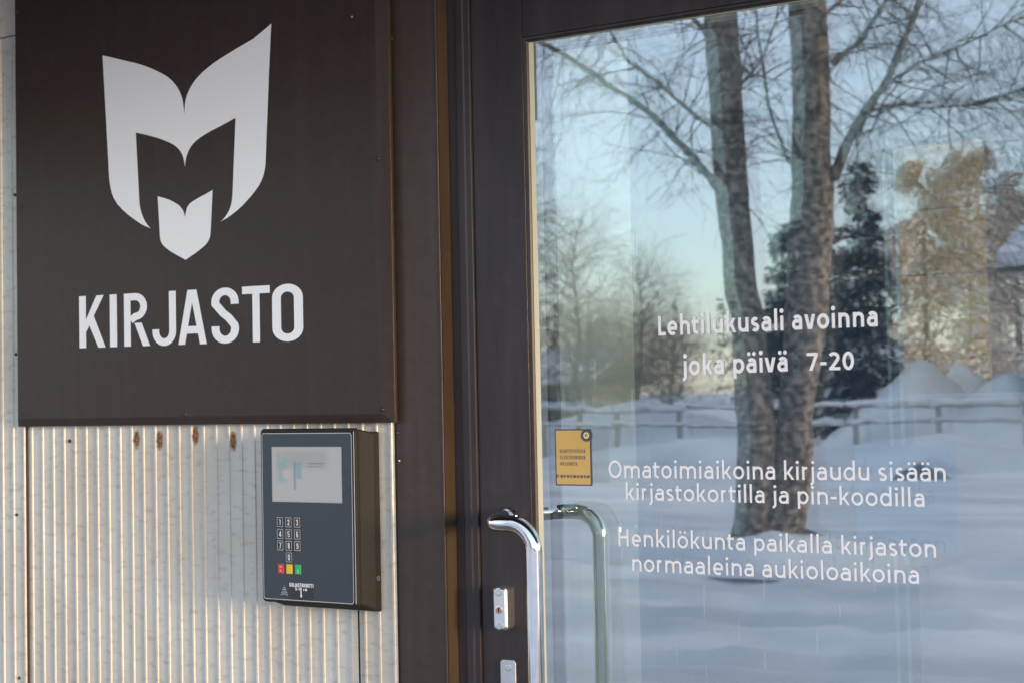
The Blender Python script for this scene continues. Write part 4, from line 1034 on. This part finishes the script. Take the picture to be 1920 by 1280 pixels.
# snow laden trees at the right, the sun's gold put into the twig colour
frost = mat("sun_gilded_snowy_twig", (.46, .36, .24), .8, spec=.2)
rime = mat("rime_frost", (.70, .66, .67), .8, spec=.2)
def snowy_tree(base, H, W, seed, lab, group):
    t = thing("snowy_tree", lab, "tree", tuple(base), group); rn = random.Random(seed)
    bm = bmesh.new(); tube(bm, [base, base+Vector((0, 0, H*.9))], [H*.02, .03], 8); link("trunk", bm, bark, t, smooth=True)
    bm = bmesh.new()
    for k in range(8000):
        s_ = rn.random()**.8; a_ = rn.uniform(0, 6.28); rr_ = W*(.25+.75*math.sin(math.pi*min(1, .12+s_*.88)))*rn.uniform(.3, 1)
        c = base+Vector((math.cos(a_)*rr_, math.sin(a_)*rr_, H*(.12+.86*s_)))
        if noise.noise(c*.75+Vector((seed, 0, 0))) < -.02: continue
        ln = rn.uniform(.12, .42); d = Vector((math.cos(a_)+rn.uniform(-.5, .5), math.sin(a_)+rn.uniform(-.5, .5), rn.uniform(-.35, .35))).normalized()
        sd_ = d.cross(Vector((0, 0, 1))).normalized()*rn.uniform(.02, .06)
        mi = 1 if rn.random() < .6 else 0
        pr = None
        for j in range(4):
            t_ = j/3; w = math.sin(math.pi*(.15+.8*t_)); p = c+d*ln*(t_-.5)+Vector((0, 0, -.25*t_*t_*ln))
            cu = (bm.verts.new(p-sd_*w), bm.verts.new(p+Vector((0, 0, .05*w+.02))), bm.verts.new(p+sd_*w))
            if pr:
                for q0 in (0, 1):
                    f = bm.faces.new((pr[q0], pr[q0+1], cu[q0+1], cu[q0])); f.material_index = mi
            pr = cu
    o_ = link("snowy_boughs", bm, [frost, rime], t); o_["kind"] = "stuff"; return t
G2 = "snow laden trees at the right of the mirrored yard"
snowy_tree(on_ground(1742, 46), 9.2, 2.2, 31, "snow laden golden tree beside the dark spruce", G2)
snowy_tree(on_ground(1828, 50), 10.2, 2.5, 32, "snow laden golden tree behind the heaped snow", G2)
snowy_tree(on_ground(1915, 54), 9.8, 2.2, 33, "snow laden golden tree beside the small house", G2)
# dark spruces
need = mat("dark_spruce_needles", (.020, .028, .026), .8, spec=.2)
noisy(need, (.012,.017,.018), (.032,.040,.036), 3)
def spruce(base, H, W, seed, lab, group, snowy=.12):
    t = thing("spruce_tree", lab, "tree", tuple(base), group); rn = random.Random(seed)
    bm = bmesh.new(); tube(bm, [base, base+Vector((0, 0, H*.97))], [H*.018, .02], 8); link("trunk", bm, bark, t, smooth=True)
    bm = bmesh.new()
    for k in range(230):
        s_ = 1-rn.random()**.62; a_ = rn.uniform(0, 6.28); Lb = (W*(1-s_)**.8+.12)*rn.uniform(.65, 1.25); z0 = .35+H*.97*s_; dr = rn.uniform(.2, .6); sg0 = rn.random() < .5
        for j in range(42):
            t_ = rn.random()**.7; wd_ = .30*(1-t_)+.10
            c = base+Vector((math.cos(a_)*Lb*t_, math.sin(a_)*Lb*t_, z0-dr*Lb*t_*t_))+Vector((rn.uniform(-wd_, wd_), rn.uniform(-wd_, wd_), rn.uniform(-.14, .05)))
            d = Vector((math.cos(a_)+rn.uniform(-.7, .7), math.sin(a_)+rn.uniform(-.7, .7), rn.uniform(-.8, .1))).normalized(); ln = rn.uniform(.10, .26)
            sd_ = d.cross(Vector((0, 0, 1))).normalized()*rn.uniform(.02, .055); sg = sg0 and rn.random() < snowy*2; mi = 1 if sg else 0
            dz = Vector((0, 0, .05 if sg else 0)); kk = 1.5 if sg else 1
            v = [bm.verts.new(x+dz) for x in (c-sd_*kk, c+d*ln*.55-sd_*.8*kk, c+d*ln, c+d*ln*.55+sd_*.8*kk+Vector((0,0,-.04)), c+sd_*kk)]
            f = bm.faces.new(v); f.material_index = mi
    o_ = link("boughs", bm, [need, snow], t); o_["kind"] = "stuff"; return t
G3 = "dark spruces behind the forked birch"
spruce(on_ground(1618, 36), 7.6, 1.15, 41, "tall dark spruce right of the forked birch", G3)
spruce(on_ground(1475, 40), 6.4, 1.0, 42, "smaller dark spruce between the forked trunks", G3)
spruce(on_ground(1560, 39), 6.0, 1.0, 43, "short dark spruce hidden behind the right hand trunk", G3, .2)

# rail fence with snow on it
fw = mat("weathered_fence_wood", (.27, .245, .22), .85)
fence = thing("rail_fence", "low wooden rail fence capped with snow across the far yard", "fence", tuple(on_ground(1440, 27)))
fx0, fx1, FY = on_ground(900, 27).x, on_ground(2100, 27).x, -27
rn = random.Random(3)
npost = 9
for k in range(npost):
    x = fx0+(fx1-fx0)*k/(npost-1)+rn.uniform(-.2, .2); hh = 1.20+rn.uniform(-.08, .03); link("post", BX(x-.05, x+.05, FY-.05, FY+.05, -.1, hh), fw, fence)
    link("snow_cap", BX(x-.08, x+.08, FY-.08, FY+.08, hh+.001, hh+.12, bev=.035), snow, fence)
for z in (.80, 1.17):
    for k in range(npost-1):
        x0, x1 = fx0+(fx1-fx0)*k/(npost-1)+.02, fx0+(fx1-fx0)*(k+1)/(npost-1)-.02
        za, zb = z+rn.uniform(-.05, .05), z+rn.uniform(-.05, .05); n = 9; bm = bmesh.new(); b2 = bmesh.new()
        pts = [Vector((x0+(x1-x0)*q/n, FY+.09, za+(zb-za)*q/n+.012*math.sin(q*1.3+k))) for q in range(n+1)]
        tube(bm, pts, .030, 8); link("rail", bm, fw, fence, smooth=True)
        tube(b2, [p+Vector((0, 0, .055+.02*math.sin(q*2.1+k*3))) for q, p in enumerate(pts)], [.055+.03*noise.noise(Vector((q*.6, k*3.1, z))) for q in range(n+1)], 8)
        link("snow_cap", b2, snow, fence, smooth=True)
# ploughed banks and heaps
pile_l = ["pointed snow heap in front of the golden trees", "wide snow heap at the right of the yard", "low snow heap beside the spruce", "long low snow bank behind the fence"]
for (px, D, a_, b_, h), lb in zip(((1722, 30, 2.0, 1.8, 2.2), (1795, 31, 2.2, 1.9, 2.15), (1895, 30, 2.0, 1.8, 1.9), (1180, 33, 5.5, 1.6, 1.35), (1330, 25.6, 5.2, .9, .62), (1760, 25.4, 4.6, .9, .66)), ("pointed ploughed snow heap nearest the spruce", "tallest ploughed snow heap in the middle of the three", "ploughed snow heap nearest the small house", "long low snow bank at the left beyond the fence", "ploughed snow bank in front of the fence left of and behind the birch", "ploughed snow bank in front of the fence right of the birch")):
    p = on_ground(px, D); t = mound("snow_pile", p-Vector((0,0,.05)), a_*1.3, b_*1.3, h, snow, None, px*.1, pw=1.05)
    t["label"] = lb; t["category"] = "snow pile"; t["group"] = "ploughed snow heaps"
for k, (px, py, s_) in enumerate(((1725, 868, .42), (1510, 985, .22))):
    p = MG(px, py+25); t = mound("boulder", p-Vector((0,0,.05)), s_*1.5, s_, s_*.75, mat("dark_boulder", (.10,.11,.11), .9), None, k+8, pw=.8)
    t["label"] = ("dark boulder half buried in snow right of the birch", "small dark stone at the birch's foot")[k]; t["category"] = "boulder"
# houses across the yard
def house(name, lab, cat, c, w, d, hw, hr, wall_c, nwin, seed):
    t = thing(name, lab, cat, tuple(c)); wm = mat(name+"_boards", wall_c, .85); tr = mat(name+"_trim", (.6, .6, .6), .6); dk = mat(name+"_window_glass", (.03, .04, .05), .1)
    link("wall", BX(c.x-w/2, c.x+w/2, c.y-d/2, c.y+d/2, -.1, hw), wm, t)
    bm = bmesh.new(); o_ = .5
    for sgn in (-1, 1):
        v = [(c.x-w/2-o_, c.y+sgn*(d/2+o_), hw-.12), (c.x+w/2+o_, c.y+sgn*(d/2+o_), hw-.12), (c.x+w/2+o_, c.y, hw+hr), (c.x-w/2-o_, c.y, hw+hr)]
        lo = [bm.verts.new(p) for p in v]; hi = [bm.verts.new((p[0], p[1], p[2]+.14)) for p in v]
        bm.faces.new(lo); bm.faces.new(hi)
        for k in range(4): bm.faces.new((lo[k], lo[(k+1)%4], hi[(k+1)%4], hi[k]))
    bmesh.ops.recalc_face_normals(bm, faces=bm.faces); link("roof", bm, mat(name+"_eaves", (.08,.07,.06), .8), t)
    bm = bmesh.new()
    for sgn in (-1, 1):
        v = [(c.x-w/2-o_, c.y+sgn*(d/2+o_-.05), hw+.03), (c.x+w/2+o_, c.y+sgn*(d/2+o_-.05), hw+.03), (c.x+w/2+o_, c.y, hw+hr+.15), (c.x-w/2-o_, c.y, hw+hr+.15)]
        lo = [bm.verts.new(p) for p in v]; hi = [bm.verts.new((p[0], p[1], p[2]+.32)) for p in v]
        bm.faces.new(lo); bm.faces.new(hi)
        for k in range(4): bm.faces.new((lo[k], lo[(k+1)%4], hi[(k+1)%4], hi[k]))
    bmesh.ops.recalc_face_normals(bm, faces=bm.faces); link("roof_snow", bm, snow, t)
    for k in range(nwin):
        x = c.x-w/2+w*(k+.5)/nwin; f = link("window", BX(x-.55, x+.55, c.y+d/2+.001, c.y+d/2+.05, .9, 2.0), tr, t)
        g_ = link("pane", BX(x-.47, x+.47, c.y+d/2+.051, c.y+d/2+.055, .98, 1.92), dk, t); g_.parent = f; g_.matrix_parent_inverse = Matrix.Identity(4)
    return t
house("grey_house", "small grey house with a thick snow roof at the right", "house", on_ground(2262, 32), 6.2, 6, 3.9, .9, (.20,.21,.23), 4, 1)
house("red_shed", "dark red wooden shed behind the spruce", "shed", on_ground(1600, 52), 5.0, 4, 2.0, .7, (.10,.025,.018), 1, 2)
house("long_barn", "long low ochre barn with a snow roof at the left", "barn", on_ground(1040, 62), 6.5, 6, 2.0, 1.3, (.12,.11,.075), 5, 3)
# far woods as one mass
def woods():
    bm = bmesh.new(); rn = random.Random(77)
    for k in range(230):
        a_ = rn.uniform(-1.45, 1.3); D = rn.uniform(110, 170)
        b_ = Vector((math.sin(a_)*D, -math.cos(a_)*D-8, 0)); H = rn.uniform(5.5, 9.5); W = rn.uniform(1.6, 3.2); con = rn.random() < .5
        if b_.x > 40: H *= .6
        for j in range(150):
            s_ = rn.random(); an = rn.uniform(0, 6.28); rr_ = (W*(1-s_) if con else W*math.sin(math.pi*(.15+.8*s_)))*rn.uniform(.2, 1)
            c = b_+Vector((math.cos(an)*rr_, math.sin(an)*rr_, .3+H*s_)); z = rn.uniform(.2, .5)
            v = [bm.verts.new(c+Vector((rn.uniform(-z, z), rn.uniform(-z, z), rn.uniform(-z, z)*.7))) for _ in range(3)]
            f = bm.faces.new(v); f.material_index = rn.choice((0, 0, 1, 1, 2)) if con else rn.choice((1, 1, 2))
    return bm
wd = link("far_woods", woods(), [need, mat("hazy_brown_woods", (.13,.12,.10), .9), mat("pale_frosted_woods", (.30,.29,.27), .9)]); wd["kind"] = "stuff"; wd["label"] = "far edge of the woods around the yard"
# wheel tracks pressed in the snow near the door
print("DT", DT, "pitch", PITCH)

# a row of spruces added east of the yard, outside the picture; it keeps the low sun off the snow
def belt():
    bm = bmesh.new(); rn = random.Random(91)
    for k in range(34):
        b_ = Vector((26+rn.uniform(-2, 3), -9.5-k*1.55, 0)); H = rn.uniform(2.6, 4.6); W = rn.uniform(.8, 1.5)
        for j in range(230):
            s_ = 1-rn.random()**.6; an = rn.uniform(0, 6.28); rr_ = (W*(1-s_)+.1)*rn.uniform(.2, 1)
            c = b_+Vector((math.cos(an)*rr_, math.sin(an)*rr_, .1+H*s_)); z = .32
            v = [bm.verts.new(c+Vector((rn.uniform(-z, z), rn.uniform(-z, z), rn.uniform(-z, z)*.7))) for _ in range(3)]
            bm.faces.new(v).material_index = rn.random() < .2
    return bm
wd = link("unseen_sun_screen_spruces", belt(), [need, snow]); wd["kind"] = "stuff"; wd["label"] = "unseen young spruces added east of the yard to shade its snow"
